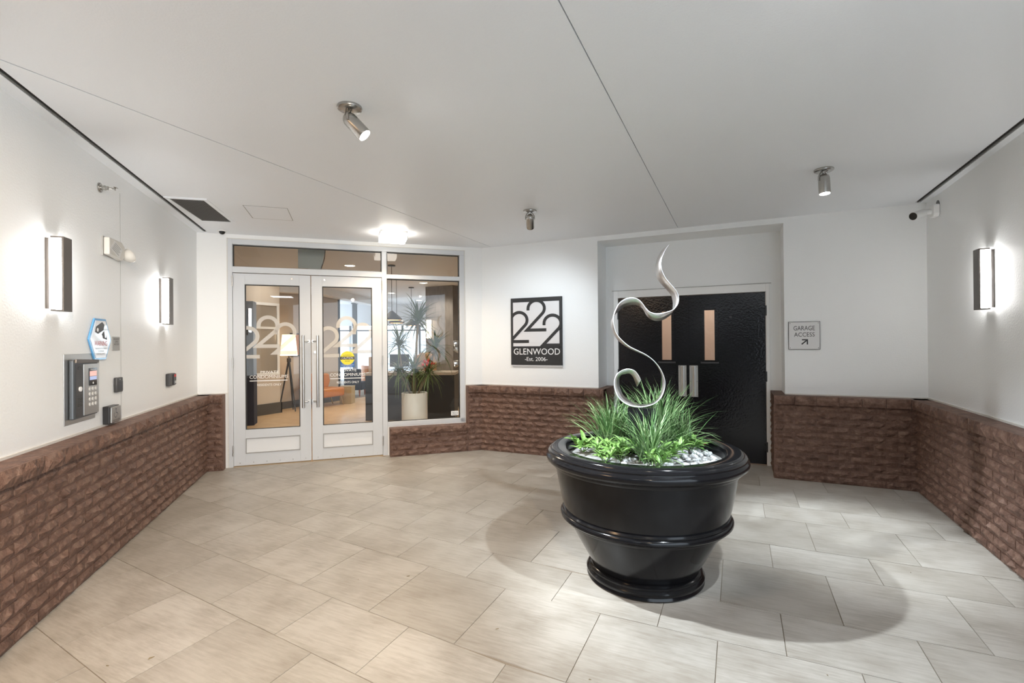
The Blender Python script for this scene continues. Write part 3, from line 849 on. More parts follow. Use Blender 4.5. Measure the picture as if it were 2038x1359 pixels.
for k in range(36):
    yy = -al+(k+.5)*2*al/36; obj('mesh_bar', B((-aw, aw, yy-.003, yy+.003, -.008, -.005)), M['vent_bar'], t)
P = [Vector((-4.484, 3.287, 0)), Vector((-4.139, 3.52, 0)), Vector((-4.47, 3.93, 0)), Vector((-4.824, 3.642, 0))]
pc = sum(P, Vector())/4
t = thing('ceiling_hatch', 'flush white access hatch outlined on the ceiling beside the vent', 'hatch', None, x=pc.x, y=pc.y, z=ZC, rot=A)
obj('hatch_rim', B((-.205, -.198, -.262, .262, -.002, 0), (.198, .205, -.262, .262, -.002, 0), (-.198, .198, -.262, -.255, -.002, 0), (-.198, .198, .255, .262, -.002, 0)), M['grey_plastic'], t)
obj('hatch_door', B((-.194, .194, -.25, .25, -.003, 0)), M['ceil'], t)
t = thing('dome_camera', 'tiny black dome camera in a white ring above the entrance frame', 'camera', None, x=-5.665, y=3.885, z=ZC)
obj('mount_ring', lathe([(.055, 0), (.055, -.008), (.03, -.012)], 24), M['wall_smooth'], t, smooth=True)
obj('dome', lathe([(.034, -.010), (.032, -.026), (.022, -.040), (.006, -.047)], 20), M['screen_black'], t, smooth=True)

# ------------------------------------------------------------------ things on the left wall
def L_thing(name, label, cat, t_, z, **k):
    return thing(name, label, cat, FR_LEFT, x=-t_, z=z, **k)
# sprinkler
t = L_thing('fire_sprinkler', 'small brass-grey sidewall sprinkler high on the left wall', 'sprinkler', 2.455, 2.722)
bm = bmesh.new(); cyl_y(bm, 0, 0, .037, -.006, 0, 20); cyl_y(bm, 0, 0, .03, -.012, -.006, 20); obj('escutcheon', bm, M['steel_dark'], t, smooth=True)
bm = bmesh.new(); cyl_y(bm, 0, 0, .015, -.055, -.01, 14); cyl_y(bm, 0, 0, .019, -.04, -.03, 6); obj('sprinkler_body', bm, M['steel_dark'], t, smooth=True)
bm = tube([(-.012, -.05, 0), (-.015, -.075, 0), (0, -.095, 0)], .003, 6); add_tube(bm, [(.012, -.05, 0), (.015, -.075, 0), (0, -.095, 0)], .003, 6)
obj('frame_arm', bm, M['steel_dark'], t)
obj('deflector', B((-.017, .017, -.112, -.094, .006, .009), (-.012, .012, -.098, -.094, -.012, .012)), M['steel_dark'], t)
# emergency light
t = L_thing('emergency_light', 'off-white emergency light with a tilted instruction sheet on the left wall', 'emergency light', 2.29, 2.225)
obj('mount_plate', B((-.145, .15, -.012, 0, -.005, .142)), M['grey_plastic'], t)
bm = add_prism(bmesh.new(), [(-.138, .004), (.09, -.012), (.135, .02), (.135, .105), (.08, .135), (-.138, .135)], -.050, -.012)
obj('battery_case', bm, M['cream_plastic'], t, bevel=.008)
sh = obj('instruction_sheet', add_prism(bmesh.new(), [(-.125, .055), (-.05, .122), (.085, .075), (.03, -.004)], -.0515, -.0502), M['grey_sign'], t, label='crumpled printed instruction sheet')
bm = bmesh.new()
for k in range(5):
    f = .14+.17*k
    a = Vector((-.125, .055)).lerp(Vector((.03, -.004)), .12+.0*k); 
    p0 = Vector((-.05, .122)).lerp(Vector((-.125, .055)), f); p1 = Vector((.085, .075)).lerp(Vector((.03, -.004)), f)
    stroke(bm, [tuple(p0.lerp(p1, .12)), tuple(p0.lerp(p1, .85-.1*(k % 2)))], .007, -.0518, -.0518)
obj('printed_line', bm, M['grey_print'], sh, kind='stuff')
hd = bmesh.new()
mt = Vector((.55, -.62, .45)).normalized().to_track_quat('Z', 'Y').to_matrix().to_4x4()
add_lathe(hd, [(.006, -.05), (.03, -.044), (.05, -.022), (.057, .004), (.055, .012)], 22, (.175, -.065, .045), mtx=mt)
h = obj('lamp_head', hd, M['cream_plastic'], t, smooth=True)
hd = bmesh.new(); add_lathe(hd, [(.05, .012), (.048, .016)], 22, (.175, -.065, .045), mtx=mt); obj('lens', hd, M['white_print'], h)
obj('swivel', tube([(.13, -.035, .045), (.16, -.055, .045)], .014, 10), M['charcoal'], t)
# intercom
t = L_thing('intercom', 'tall grey door intercom with screen and keypad on the left wall', 'intercom', 2.755, 1.01)
obj('back_plate', B((-.204, .204, -.006, 0, 0, .47)), M['steel'], t, bevel=.002)
bm = add_prism(bmesh.new(), [(-.155, .03), (.178, .036), (.178, .405), (.165, .418), (-.155, .43)], -.0340, -.006)
obj('housing', bm, M['slate'], t, bevel=.012)
obj('face_plate', B((-.035, .174, -.0400, -.0330, .046, .398)), M['steel'], t, bevel=.002)
obj('speaker_panel', B((-.128, -.037, -.0380, -.0330, .044, .40)), M['charcoal'], t)
obj('visor', add_prism(bmesh.new(), [(-.14, .408), (.176, .402), (.174, .425), (-.135, .436)], -.0440, -.03), M['bronze'], t, bevel=.004)
sc_ = obj('screen', B((.035, .142, -.0425, -.0395, .245, .368)), M['screen_black'], t)
obj('screen_image', B((.040, .137, -.0432, -.0424, .312, .346)), M['screen_pink'], sc_)
obj('screen_image', B((.040, .137, -.0432, -.0424, .284, .309)), M['screen_blue'], sc_)
text('screen_word', 'Welcome', .047, .13, .350, .363, -.0430, M['white_print'], sc_)
bm = bmesh.new(); cyl_y(bm, .088, .262, .008, -.0432, -.0424, 12); obj('screen_icon', bm, M['white_print'], sc_)
for r_ in range(4):
    for c_ in range(3):
        bm = bmesh.new(); cyl_y(bm, .045+c_*.042, .222-r_*.036, .012, -.0425, -.0395, 12); obj('key', bm, M['grey_sign'], t)
bm = bmesh.new(); cyl_y(bm, -.083, .232, .017, -.0460, -.0370, 18); obj('call_button', bm, M['white_print'], t, bevel=.002)
obj('camera_window', B((-.105, -.062, -.0392, -.0378, .365, .385)), M['screen_black'], t)
for k in range(9):
    obj('speaker_slot', B((-.115, -.052, -.0386, -.0378, .115+k*.009, .119+k*.009)), M['screen_black'], t)
# hexagonal security sign
t = L_thing('security_sign', 'hexagonal clear acrylic camera warning sign above the intercom', 'sign', 2.485, 1.43)
HEX = [(-.172, .152), (-.085, .306), (.085, .306), (.172, .150), (.085, 0), (-.085, 0)]
obj('blue_edge', add_prism(bmesh.new(), HEX, -.014, -.004), M['acrylic_blue'], t, bevel=.002, label='light blue bevelled edge')
obj('clear_face', add_prism(bmesh.new(), [(x*.88, .153+(z-.153)*.90) for x, z in HEX], -.0165, -.0138), M['acrylic'], t, bevel=.003)
bm = add_prism(bmesh.new(), [(-.088, .205), (-.075, .245), (.02, .282), (.055, .262), (.04, .222), (-.045, .192)], -.0172, -.0166)
add_prism(bm, [(.01, .185), (.03, .205), (.05, .215), (.062, .165), (.085, .165), (.085, .185), (.095, .150), (.03, .160), (.02, .185)], -.0172, -.0166)
obj('camera_icon', bm, M['charcoal'], t)
bm = bmesh.new(); cyl_y(bm, -.05, .222, .014, -.0176, -.0172, 14); obj('icon_lens', bm, M['white_print'], t)
text('sign_word', 'WARNING', -.098, .095, .104, .140, -.0170, M['red'], t)
text('sign_word', 'THIS FACILITY IS UNDER', -.09, .09, .078, .090, -.0170, M['grey_print'], t)
text('sign_word', '24 HOUR', -.045, .045, .058, .071, -.0170, M['grey_print'], t)
text('sign_word', 'SURVEILLANCE', -.065, .065, .038, .051, -.0170, M['grey_print'], t)
# card access plate
t = L_thing('access_plate', 'small grey card access plate right of the hexagonal sign', 'sign', 2.205, 1.497)
obj('plate', B((-.064, .064, -.006, 0, 0, .108)), M['grey_plastic'], t, bevel=.001)
text('plate_word', 'RESIDENT', -.048, .052, .083, .097, -.0065, M['dark_print'], t)
text('plate_word', 'CARD', -.028, .030, .063, .077, -.0065, M['dark_print'], t)
text('plate_word', 'ACCESS', -.040, .045, .043, .057, -.0065, M['dark_print'], t)
# slim reader
t = L_thing('card_reader', 'slim black card reader right of the intercom', 'card reader', 2.192, 1.163)
obj('reader_body', add_prism(bmesh.new(), [(-.052, 0), (.05, 0), (.055, .06), (.05, .118), (-.052, .118), (-.057, .06)], -.026, 0), M['charcoal'], t, bevel=.006)
obj('reader_face', B((-.03, .045, -.0275, -.0255, .012, .085)), M['black'], t)
bm = bmesh.new(); cyl_y(bm, -.005, .102, .003, -.0275, -.0255, 8); obj('status_light', bm, M['white_print'], t)
# push plate
t = L_thing('door_push_button', 'square black door push box with a steel plate low on the left wall', 'push button', 2.345, .938)
obj('button_box', B((-.085, .085, -.045, 0, 0, .135)), M['black'], t, bevel=.006)
pp = obj('push_plate', B((-.078, .08, -.056, -.046, .008, .128)), M['steel'], t, bevel=.002)
bm = bmesh.new()
cyl_y(bm, -.005, .108, .007, -.0568, -.0559, 10)
stroke(bm, [(-.005, .10), (-.002, .078), (.018, .077), (.028, .058)], .006, -.0566, -.0566)
stroke(bm, [(-.012+.022*math.cos(a), .066+.022*math.sin(a)) for a in [math.radians(130+20*k) for k in range(12)]], .005, -.0566, -.0566)
obj('access_symbol', bm, M['slate'], pp)
text('plate_word', 'PUSH TO OPEN', -.06, .06, .018, .030, -.0566, M['slate'], pp)
# black reader by the doors
t = L_thing('fob_reader', 'black box reader with a red label under the far left sconce', 'card reader', .98, 1.118)
obj('reader_box', B((-.115, .06, -.038, 0, 0, .128)), M['charcoal'], t, bevel=.008)
fp = obj('reader_front', B((-.02, .062, -.043, -.037, .01, .12)), M['black'], t)
obj('red_label', B((.0, .055, -.0442, -.0428, .088, .115)), M['red'], fp, label='small red label')
obj('silver_latch', B((.015, .05, -.047, -.0428, .02, .048)), M['steel'], fp)
# patch plates of the bullet camera, right wall
t = thing('bullet_camera', 'white bullet security camera in the upper right corner', 'camera', FR_RIGHT, x=-5.965, z=2.765)
obj('wall_patch', add_prism(bmesh.new(), [(.045*math.cos(k*math.pi/8), .052+.05*math.sin(k*math.pi/8)) for k in range(16)], -.004, 0), M['charcoal'], t)
obj('mount_box', add_prism(bmesh.new(), [(-.055, -.055), (.04, -.06), (.06, -.03), (.06, .05), (.045, .06), (-.055, .06)], -.05, -.002), M['wall_smooth'], t, bevel=.008)
a0 = Vector((-.01, -.05, 0)); a1 = Vector((.0, -.11, -.005)); bd = Vector((.62, -.72, -.30)).normalized()
obj('mount_arm', tube([a0, a1, a1+bd*.03], [.026, .026, .03], 14), M['wall_smooth'], t, smooth=True)
mt = bd.to_track_quat('Z', 'Y').to_matrix().to_4x4()
bm = bmesh.new(); add_lathe(bm, [(.02, -.005), (.036, .0), (.038, .02), (.038, .13), (.040, .135), (.040, .145)], 24, a1, mtx=mt)
hb = obj('camera_body', bm, M['wall_smooth'], t, smooth=True)
bm = bmesh.new(); add_lathe(bm, [(.036, .1452), (.036, .147), (.014, .147), (.012, .150)], 24, a1, mtx=mt); obj('camera_lens', bm, M['screen_black'], hb, smooth=True)

# ------------------------------------------------------------------ planter with sculpture
PX, PY = -.571, 3.278
t = thing('planter', 'huge round black glazed planter with moulded rings on the tiled floor', 'planter', None, x=PX, y=PY, z=0, rot=YAW)
N = 96
obj('foot_ring', lathe([(.30, 0), (.362, 0), (.372, .012), (.366, .026), (.372, .034), (.374, .048), (.366, .058), (.360, .064), (.362, .074), (.352, .086), (.335, .092)], N), M['black_pot'], t, smooth=True)
obj('pot_body', lathe([(.334, .085), (.352, .115), (.385, .175), (.430, .255), (.472, .335), (.498, .385), (.514, .43), (.535, .50), (.553, .59), (.566, .66), (.578, .735), (.54, .75)], N, cap0=True, cap1=True), M['black_pot'], t, smooth=True)
obj('belt_ring', lathe([(.494, .372), (.513, .374), (.522, .384), (.524, .392), (.534, .394), (.544, .404), (.545, .416), (.538, .428), (.532, .431), (.534, .440), (.528, .450), (.515, .454)], N, cap0=False, cap1=False), M['black_pot'], t, smooth=True)
obj('rim', lathe([(.575, .722), (.592, .726), (.600, .738), (.602, .746), (.618, .752), (.634, .768), (.638, .784), (.634, .798), (.624, .806), (.622, .812), (.624, .820), (.614, .829), (.606, .831), (.604, .836), (.598, .842), (.585, .845), (.515, .842), (.505, .835), (.500, .80), (.498, .745)], N, cap0=False, cap1=False), M['black_pot'], t, smooth=True)
obj('gravel_bed', lathe([(.500, .770), (.36, .790), (.02, .803)], 48, cap0=False), M['soil'], t, smooth=True, kind='stuff', label='bed of small white stones filling the pot')

def in_pot(x, y):
    """planter-frame position to world"""
    c, s = math.cos(YAW), math.sin(YAW)
    return PX+c*x-s*y, PY+s*x+c*y

# black plinth and ribbon
wx, wy = in_pot(0.005, 0.03)
t = thing('sculpture', 'silver twisted ribbon sculpture on a black plinth in the planter', 'sculpture', None, x=PX, y=PY, z=0, rot=YAW)
bm = B((-.088, .088, -.088, .088, .79, 1.100))
bmesh.ops.rotate(bm, verts=bm.verts, cent=(0, 0, 0), matrix=Matrix.Rotation(math.radians(-20), 3, 'Z'))
bmesh.ops.translate(bm, verts=bm.verts, vec=(.008, .03, 0))
obj('plinth', bm, M['black_gloss'], t, bevel=.002)
RIB = [((0.171, -0.046, 2.166), (0.193, 0.034, 2.179)), ((0.143, -0.046, 2.126), (0.146, 0.034, 2.135)), ((0.123, -0.046, 2.078), (0.116, 0.034, 2.079)), ((0.116, -0.046, 2.03), (0.103, 0.034, 2.021)), ((0.126, -0.046, 1.983), (0.109, 0.034, 1.968)), ((0.152, -0.046, 1.935), (0.135, 0.034, 1.923)), ((0.193, -0.046, 1.888), (0.175, 0.034, 1.88)), ((0.22, -0.045, 1.852), (0.206, 0.035, 1.843)), ((0.23, -0.045, 1.808), (0.217, 0.035, 1.802)), ((0.22, -0.045, 1.769), (0.218, 0.035, 1.762)), ((0.192, -0.045, 1.739), (0.209, 0.035, 1.72)), ((0.157, -0.045, 1.725), (0.182, 0.035, 1.696)), ((0.122, -0.045, 1.717), (0.146, 0.035, 1.676)), ((0.079, -0.045, 1.714), (0.102, 0.035, 1.671)), ((0.04, -0.045, 1.725), (0.066, 0.035, 1.684)), ((0.011, -0.045, 1.754), (0.04, 0.035, 1.711)), ((-0.012, -0.045, 1.786), (0.018, 0.035, 1.751)), ((-0.038, -0.045, 1.809), (-0.013, 0.035, 1.773)), ((-0.072, -0.045, 1.82), (-0.053, 0.035, 1.78)), ((-0.111, -0.045, 1.815), (-0.093, 0.035, 1.772)), ((-0.146, -0.045, 1.796), (-0.127, 0.035, 1.756)), ((-0.168, -0.045, 1.768), (-0.15, 0.035, 1.734)), ((-0.186, -0.045, 1.729), (-0.173, 0.035, 1.712)), ((-0.197, -0.045, 1.686), (-0.195, 0.035, 1.668)), ((-0.194, -0.045, 1.639), (-0.194, 0.035, 1.624)), ((-0.181, -0.045, 1.591), (-0.174, 0.035, 1.575)), ((-0.148, -0.045, 1.547), (-0.141, 0.035, 1.534)), ((-0.097, -0.044, 1.503), (-0.086, 0.036, 1.494)), ((-0.036, -0.044, 1.471), (-0.022, 0.036, 1.464)), ((0.016, -0.044, 1.444), (0.029, 0.036, 1.441)), ((0.063, -0.044, 1.407), (0.08, 0.036, 1.408)), ((0.102, -0.044, 1.359), (0.117, 0.036, 1.359)), ((0.127, -0.044, 1.306), (0.141, 0.036, 1.301)), ((0.136, -0.044, 1.254), (0.145, 0.036, 1.247)), ((0.126, -0.044, 1.202), (0.135, 0.036, 1.194)), ((0.104, -0.043, 1.159), (0.115, 0.037, 1.154)), ((0.065, -0.043, 1.127), (0.08, 0.037, 1.124)), ((0.013, -0.043, 1.11), (0.031, 0.037, 1.113)), ((-0.039, -0.043, 1.105), (-0.018, 0.037, 1.114)), ((-0.1, -0.043, 1.116), (-0.07, 0.037, 1.134)), ((-0.151, -0.043, 1.148), (-0.117, 0.037, 1.17)), ((-0.182, -0.044, 1.188), (-0.137, 0.036, 1.21)), ((-0.197, -0.044, 1.24), (-0.149, 0.036, 1.25)), ((-0.194, -0.044, 1.287), (-0.147, 0.036, 1.29)), ((-0.172, -0.044, 1.326), (-0.132, 0.036, 1.312)), ((-0.137, -0.044, 1.349), (-0.11, 0.036, 1.318)), ((-0.098, -0.044, 1.354), (-0.077, 0.036, 1.322)), ((-0.063, -0.044, 1.343), (-0.052, 0.036, 1.298)), ((-0.037, -0.044, 1.312), (-0.037, 0.036, 1.262)), ((-0.023, -0.044, 1.282), (-0.026, 0.036, 1.233))]
def cat(p, n=4):
    """smooth curve through points"""
    P = [Vector(q) for q in p]; out = []
    for i in range(len(P)-1):
        p0, p1, p2, p3 = P[max(i-1, 0)], P[i], P[i+1], P[min(i+2, len(P)-1)]
        for k in range(n):
            u = k/n
            out.append(.5*((2*p1)+(-p0+p2)*u+(2*p0-5*p1+4*p2-p3)*u*u+(-p0+3*p1-3*p2+p3)*u**3))
    out.append(P[-1]); return out
bm = bmesh.new()
F = [bm.verts.new(p) for p in cat([a for a, b in RIB])]; K = [bm.verts.new(p) for p in cat([b for a, b in RIB])]
for i in range(len(F)-1):
    bm.faces.new((F[i], F[i+1], K[i+1], K[i]))
rb = obj('ribbon', bm, M['chrome'], t, smooth=True)
md = rb.modifiers.new('thickness', 'SOLIDIFY'); md.thickness = .005; md.offset = 0

# pebbles, each a stone of its own
PEB = []
for s in range(7):
    bm = bmesh.new(); bmesh.ops.create_icosphere(bm, subdivisions=1, radius=1)
    r_ = random.Random(s)
    for v in bm.verts: v.co *= r_.uniform(.78, 1.15)
    me = bpy.data.meshes.new('pebble'); bm.to_mesh(me); bm.free(); me.materials.append(M['pebble']); PEB.append(me)
r_ = random.Random(21)
k = 0
while k < 190:
    rr_, th = .485*math.sqrt(r_.random()), r_.uniform(0, 2*math.pi)
    x, y = rr_*math.cos(th), rr_*math.sin(th)
    right = x > .12 and y < .3
    front = y < -.12
    if not (right or (front and r_.random() < .5)): continue
    if rr_ > .46: continue
    s = r_.uniform(.012, .022)
    X, Y = in_pot(x, y)
    o = bpy.data.objects.new('pebble', r_.choice(PEB)); COL.objects.link(o)
    o.location = (X, Y, (.803-.013*rr_/.36 if rr_ < .36 else .790-(rr_-.36)*.143)+s*.35+(.012 if right and r_.random() < .3 else 0)); o.scale = (s*1.2, s, s*.75); o.rotation_euler = (r_.uniform(-.3, .3), r_.uniform(-.3, .3), r_.uniform(0, 6.28))
    tag(o, 'white crushed stone on the gravel of the black planter', 'pebble', 'white stones in the planter'); k += 1
# one dry leaf on the stones
X, Y = in_pot(.425, .085)
t = thing('dry_leaf', 'curled brown dry leaf lying on the white stones', 'leaf', None, x=X, y=Y, z=.825)
bm = bmesh.new()
for q in range(7):
    a = q*.9; d = Vector((math.cos(a), math.sin(a), .55)); n_ = Vector((-math.sin(a), math.cos(a), 0))*.006
    v = [bm.verts.new(p) for p in (n_, -n_, d*.02-n_*1.3, d*.038, d*.02+n_*1.3)]
    bm.faces.new(v)
obj('leaf_blade', bm, M['dry'], t)

# scraps of leaf litter on the tiles
r_ = random.Random(3)
for i_, (x, y, L_, lab) in enumerate(((-2.62, 1.42, .05, 'dark leaf scrap on a tile seam near the left brick wall'), (-2.75, 1.30, .03, 'tiny twig on the tiles nearest the left foreground'),
        (-2.25, 2.45, .02, 'small dark crumb on the tiles, left of the middle'), (-1.98, 2.62, .035, 'brown leaf crumb on the tiles between the doors and the planter'),
        (-1.18, 2.33, .03, 'dark crumb on the pale tile in front of the planter'), (-.62, 2.15, .02, 'small dark crumb on the tiles straight in front of the planter'),
        (-.05, 2.25, .022, 'small leaf crumb on the tiles right of the planter front'), (.36, 2.62, .018, 'tiny crumb on the shaded tile right of the planter'),
        (1.02, 4.0, .02, 'tiny crumb on the tiles near the right brick wall'), (-.2, 4.05, .018, 'tiny crumb on the tiles behind the planter'))):
    L_ *= .6; t = thing('leaf_scrap', lab, 'litter', None, x=x, y=y, z=.0008, rot=r_.uniform(0, 6.28))
    bm = bmesh.new(); P_ = [(-L_/2, 0), (-L_*.15, L_*.14), (L_*.3, L_*.1), (L_/2, -.001), (L_*.1, -L_*.09)]
    add_slab(bm, P_, 0, .002); bm.verts.ensure_lookup_table(); bm.verts[len(P_)+1].co.z += L_*.12
    obj('scrap', bm, M['bark'], t)

# grass tufts
def blade(bm, base, az, lean, L, w, r_, droop):
    d = Vector((math.cos(az), math.sin(az), 0)); side = Vector((-math.sin(az), math.cos(az), 0))
    p = Vector(base); ang = math.pi/2-lean; prev = None; n = 6
    tw = r_.uniform(-.5, .5)
    for i in range(n+1):
        f = i/n
        ww = w*(.55+.9*f if f < .4 else (1-f)*1.5+.03)
        sd = (side*math.cos(tw*f)+Vector((0, 0, 1))*math.sin(tw*f)*.4)*ww/2
        a, b = bm.verts.new(p-sd), bm.verts.new(p+sd)
        m_ = bm.verts.new(p-Vector((0, 0, ww*.18)))
        if prev:
            bm.faces.new((prev[0], prev[2], m_, a)); bm.faces.new((prev[2], prev[1], b, m_))
        prev = (a, b, m_)
        p = p+(d*math.cos(ang)+Vector((0, 0, 1))*math.sin(ang))*L/n
        ang -= droop/n*(.4+1.4*f)
def tuft(x, y, h, nb, seed, label, spread=1.0):
    r_ = random.Random(seed); X, Y = in_pot(x, y)
    t = thing('grass_plant', label, 'plant', None, x=X, y=Y, z=.80, rot=YAW, group='grassy tufts in the planter')
    for nm, m, k in (('blades', M['grass'], int(nb*.75)), ('young_blades', M['grass_light'], int(nb*.6))):
        bm = bmesh.new()
        for i in range(k):
            lean = abs(r_.gauss(.12, .46))*spread
            blade(bm, (r_.gauss(0, .022), r_.gauss(0, .022), 0), r_.uniform(0, 6.283), min(lean, 1.2), h*r_.uniform(.65, 1.22), r_.uniform(.0075, .0125), r_, r_.uniform(.4, 1.6))
        obj(nm, bm, m, t, kind='stuff')
    obj('root_stem', lathe([(.018, -.01), (.014, .05), (.006, .09)], 10), M['grass'], t)
tuft(-.185, .19, .36, 150, 1, 'spiky green grass tuft at the left of the planter')
tuft(-.045, .36, .33, 100, 2, 'spiky grass tuft half hidden behind the left tuft and plinth')
tuft(-.03, -.25, .36, 130, 3, 'spiky grass tuft in front of the black plinth')
tuft(.19, .17, .43, 170, 4, 'tall spiky grass tuft right of the plinth, the largest one', 1.1)
tuft(.285, .10, .31, 90, 5, 'low grass tuft arching over the stones at the right', 1.35)
tuft(.16, .36, .42, 110, 6, 'spiky grass tuft at the back of the planter behind the largest')

# broad-leaved ground plants: every leaf a part
def leaf_mesh(L, w, bend, seed):
    bm = bmesh.new(); n = 5; rows = []
    for i in range(n+1):
        f = i/n
        ww = w*math.sin(math.pi*min(1, f*.93+.07))**.8/2
        x = L*f; z = bend*L*(f-f*f*1.15)
        rows.append([bm.verts.new((x, -ww, z+ww*.35)), bm.verts.new((x, 0, z)), bm.verts.new((x, ww, z+ww*.35))])
    for a, b in zip(rows, rows[1:]):
        for k in (0, 1): bm.faces.new((a[k], a[k+1], b[k+1], b[k]))
    me = bpy.data.meshes.new('leaf'); bm.to_mesh(me); bm.free(); me.materials.append(M['leaf_light'])
    for p in me.polygons: p.use_smooth = True
    return me
LEAVES = [leaf_mesh(.115, .030, .35, 0), leaf_mesh(.09, .028, .2, 1), leaf_mesh(.125, .028, .5, 2)]
def leafy(x, y, n, seed, label, s=1.0):
    r_ = random.Random(seed); X, Y = in_pot(x, y)
    t = thing('leafy_plant', label, 'plant', None, x=X, y=Y, z=.80, rot=YAW, group='bright leafy plants in the planter')
    stems = bmesh.new()
    for k in range(5):
        a = k*1.2566+r_.uniform(-.4, .4); tip = Vector((.06*math.cos(a), .06*math.sin(a), r_.uniform(.025, .065)))*s
        add_tube(stems, [(0, 0, -.01), tip*.6, tip], .0025, 5)
        for q in range(n//5):
            yaw = r_.uniform(0, 6.28)
            shared('leaf', r_.choice(LEAVES), t, tip*r_.uniform(.6, 1.0), (0, -r_.uniform(.1, 1.0), yaw), (s*r_.uniform(.62, .98),)*3)
    obj('stems', stems, M['leaf_light'], t)
leafy(-.385, .07, 50, 31, 'bright green leafy plant nearest the left rim', .95)
leafy(-.275, -.06, 55, 32, 'bright leafy plant in front of the left grass tuft', 1.0)
leafy(-.195, -.19, 60, 33, 'bright leafy plant at the front left of the planter', 1.0)
leafy(-.115, -.08, 50, 34, 'bright leafy plant just left of the front grass tuft', .95)
leafy(.075, -.25, 50, 35, 'bright leafy plant at the front right of the planter', .85)
leafy(.15, -.12, 55, 36, 'bright leafy plant between front tuft and stones', .95)
leafy(.33, .03, 55, 37, 'bright leafy plant nearest the open patch of white stones', .95)
leafy(-.30, -.24, 45, 38, 'bright leafy plant lowest at the front left, against the rim', .85)
leafy(-.01, -.36, 40, 39, 'bright leafy plant under the front grass tuft, against the rim', .75)

# ------------------------------------------------------------------ lobby shell
VR = Vector((math.cos(YAW), math.sin(YAW), 0)); VF = Vector((-math.sin(YAW), math.cos(YAW), 0))
LP = [(C0-NL*.8+DL*.165), (C0+NL*(SE+.0)+DL*.165), Vector((-3.35, 6.6, 0)), Vector((-3.35, 10.35, 0)), Vector((-6.4, 10.35, 0)), Vector((-6.9, 10.5, 0)), Vector((-9.0, 14.6, 0)), Vector((-13.6, 12.5, 0)), Vector((-12.5, 10.1, 0)), Vector((-9.85, 10.1, 0)), Vector((-9.85, 6.0, 0)), Vector((-9.0, 5.3, 0))]
bm = bmesh.new(); add_slab(bm, LP, -.1, -.003)
lf = tag(obj('floor', bm, M['grout']), 'warm tan tiled lobby floor seen through the entrance glass', 'floor', kind='structure')
lay_tiles(lf, [((-1, 0), 9.84), ((-DL.x, -DL.y), -DD-.165), ((0, 1), 13.2), ((1, 0), -3.4)], -9.9, -3.4, 4.4, 13.2, M['lobby_tile'], 'floor_tile', False,
          extra=lambda x, y: not (x > -7.0 and y > 9.9))
obj('threshold', B((.335, 2.262, -.002, .17, -.02, .001)), M['lobby_tile'], None)
th = bpy.data.objects['threshold']; put(th, FR_ENT); th.name = 'trim_4'; tag(th, 'flat threshold strip under the entrance doors', 'threshold', kind='structure')
bm = bmesh.new(); add_slab(bm, LP, ZC, ZC+.08)
lc = tag(obj('ceiling', bm, M['lobby_ceil']), 'white lobby ceiling with recessed lights and a drop beam', 'ceiling', kind='structure')
def wall_run(name, pts, h, m, label, thick=.08, z0=-.003):
    bm = bmesh.new()
    for a, b in zip(pts, pts[1:]):
        a, b = Vector((*a, 0)), Vector((*b, 0)); d = (b-a).normalized(); n = Vector((-d.y, d.x, 0))*thick
        add_slab(bm, [a, b, b+n, a+n], z0, h)
    return tag(obj(name, bm, m), label, 'wall', kind='structure')
p = lambda v: (v.x, v.y)
wall_run('wall_lobby_right', [(-3.35, 10.35), (-3.35, 6.55)], ZC, M['lobby_wall'], 'beige lobby side wall behind the back wall', -.08)
wall_run('wall_lobby_back', [(-6.4, 10.35), (-3.35, 10.35)], ZC, M['lobby_wall'], 'beige lobby wall beyond the reception desk')
wall_run('wall_lobby_side', [(-9.0, 14.6), (-6.9, 10.4)], ZC, M['lobby_wall'], 'pale lobby wall hidden behind the dark cladding')
wl = wall_run('wall_lobby_left', [(-9.85, 10.1), (-9.85, 7.78)], ZC, M['lobby_wall2'], 'taupe lobby wall behind the orange bench', -.08)
obj('wall_return', B((-12.5, -9.85, 10.02, 10.1, 0, ZC)), M['lobby_wall2'], wl)
obj('baseboard', B((-9.85, -9.825, 7.8, 10.1, 0, .17)), M['lobby_base'], wl)
wn = obj('wall_lobby_near', B((-9.88, -9.40, 6.2, 7.79, -.003, ZC)), M['lobby_wall'])
tag(wn, 'beige lobby wall block with a framed mirror, behind the left door', 'wall', kind='structure')
obj('baseboard', B((-9.40, -9.372, 6.2, 7.82, 0, .24), (-9.88, -9.372, 7.79, 7.82, 0, .24)), M['lobby_base'], wn)
wall_run('wall_lobby_front', [p(C0-NL*.85+DL*.16), (-9.88, 6.3)], ZC, M['lobby_wall'], 'lobby wall running back from the entrance', .08)
wall_run('wall_lobby_stub', [p(C0-NL*.9+DL*.16), p(C0+DL*.16)], ZC, M['lobby_wall'], 'lobby side of the wall left of the doors', .03)
bc = obj('blue_column', B((-.17, .17, -.17, .17, 0, 2.37)), M['blue_grey'])
put(bc, None, x=-8.62, y=6.36, z=0, rot=A); tag(bc, 'slate blue free-standing panel column behind the left door glass', 'column')
obj('dark_skirt', B((-.175, .175, -.175, .175, 0, .95)), M['navy'], bc)
obj('number_plate', B((-.05, .08, -.178, -.17, 1.72, 1.86)), M['charcoal'], bc)
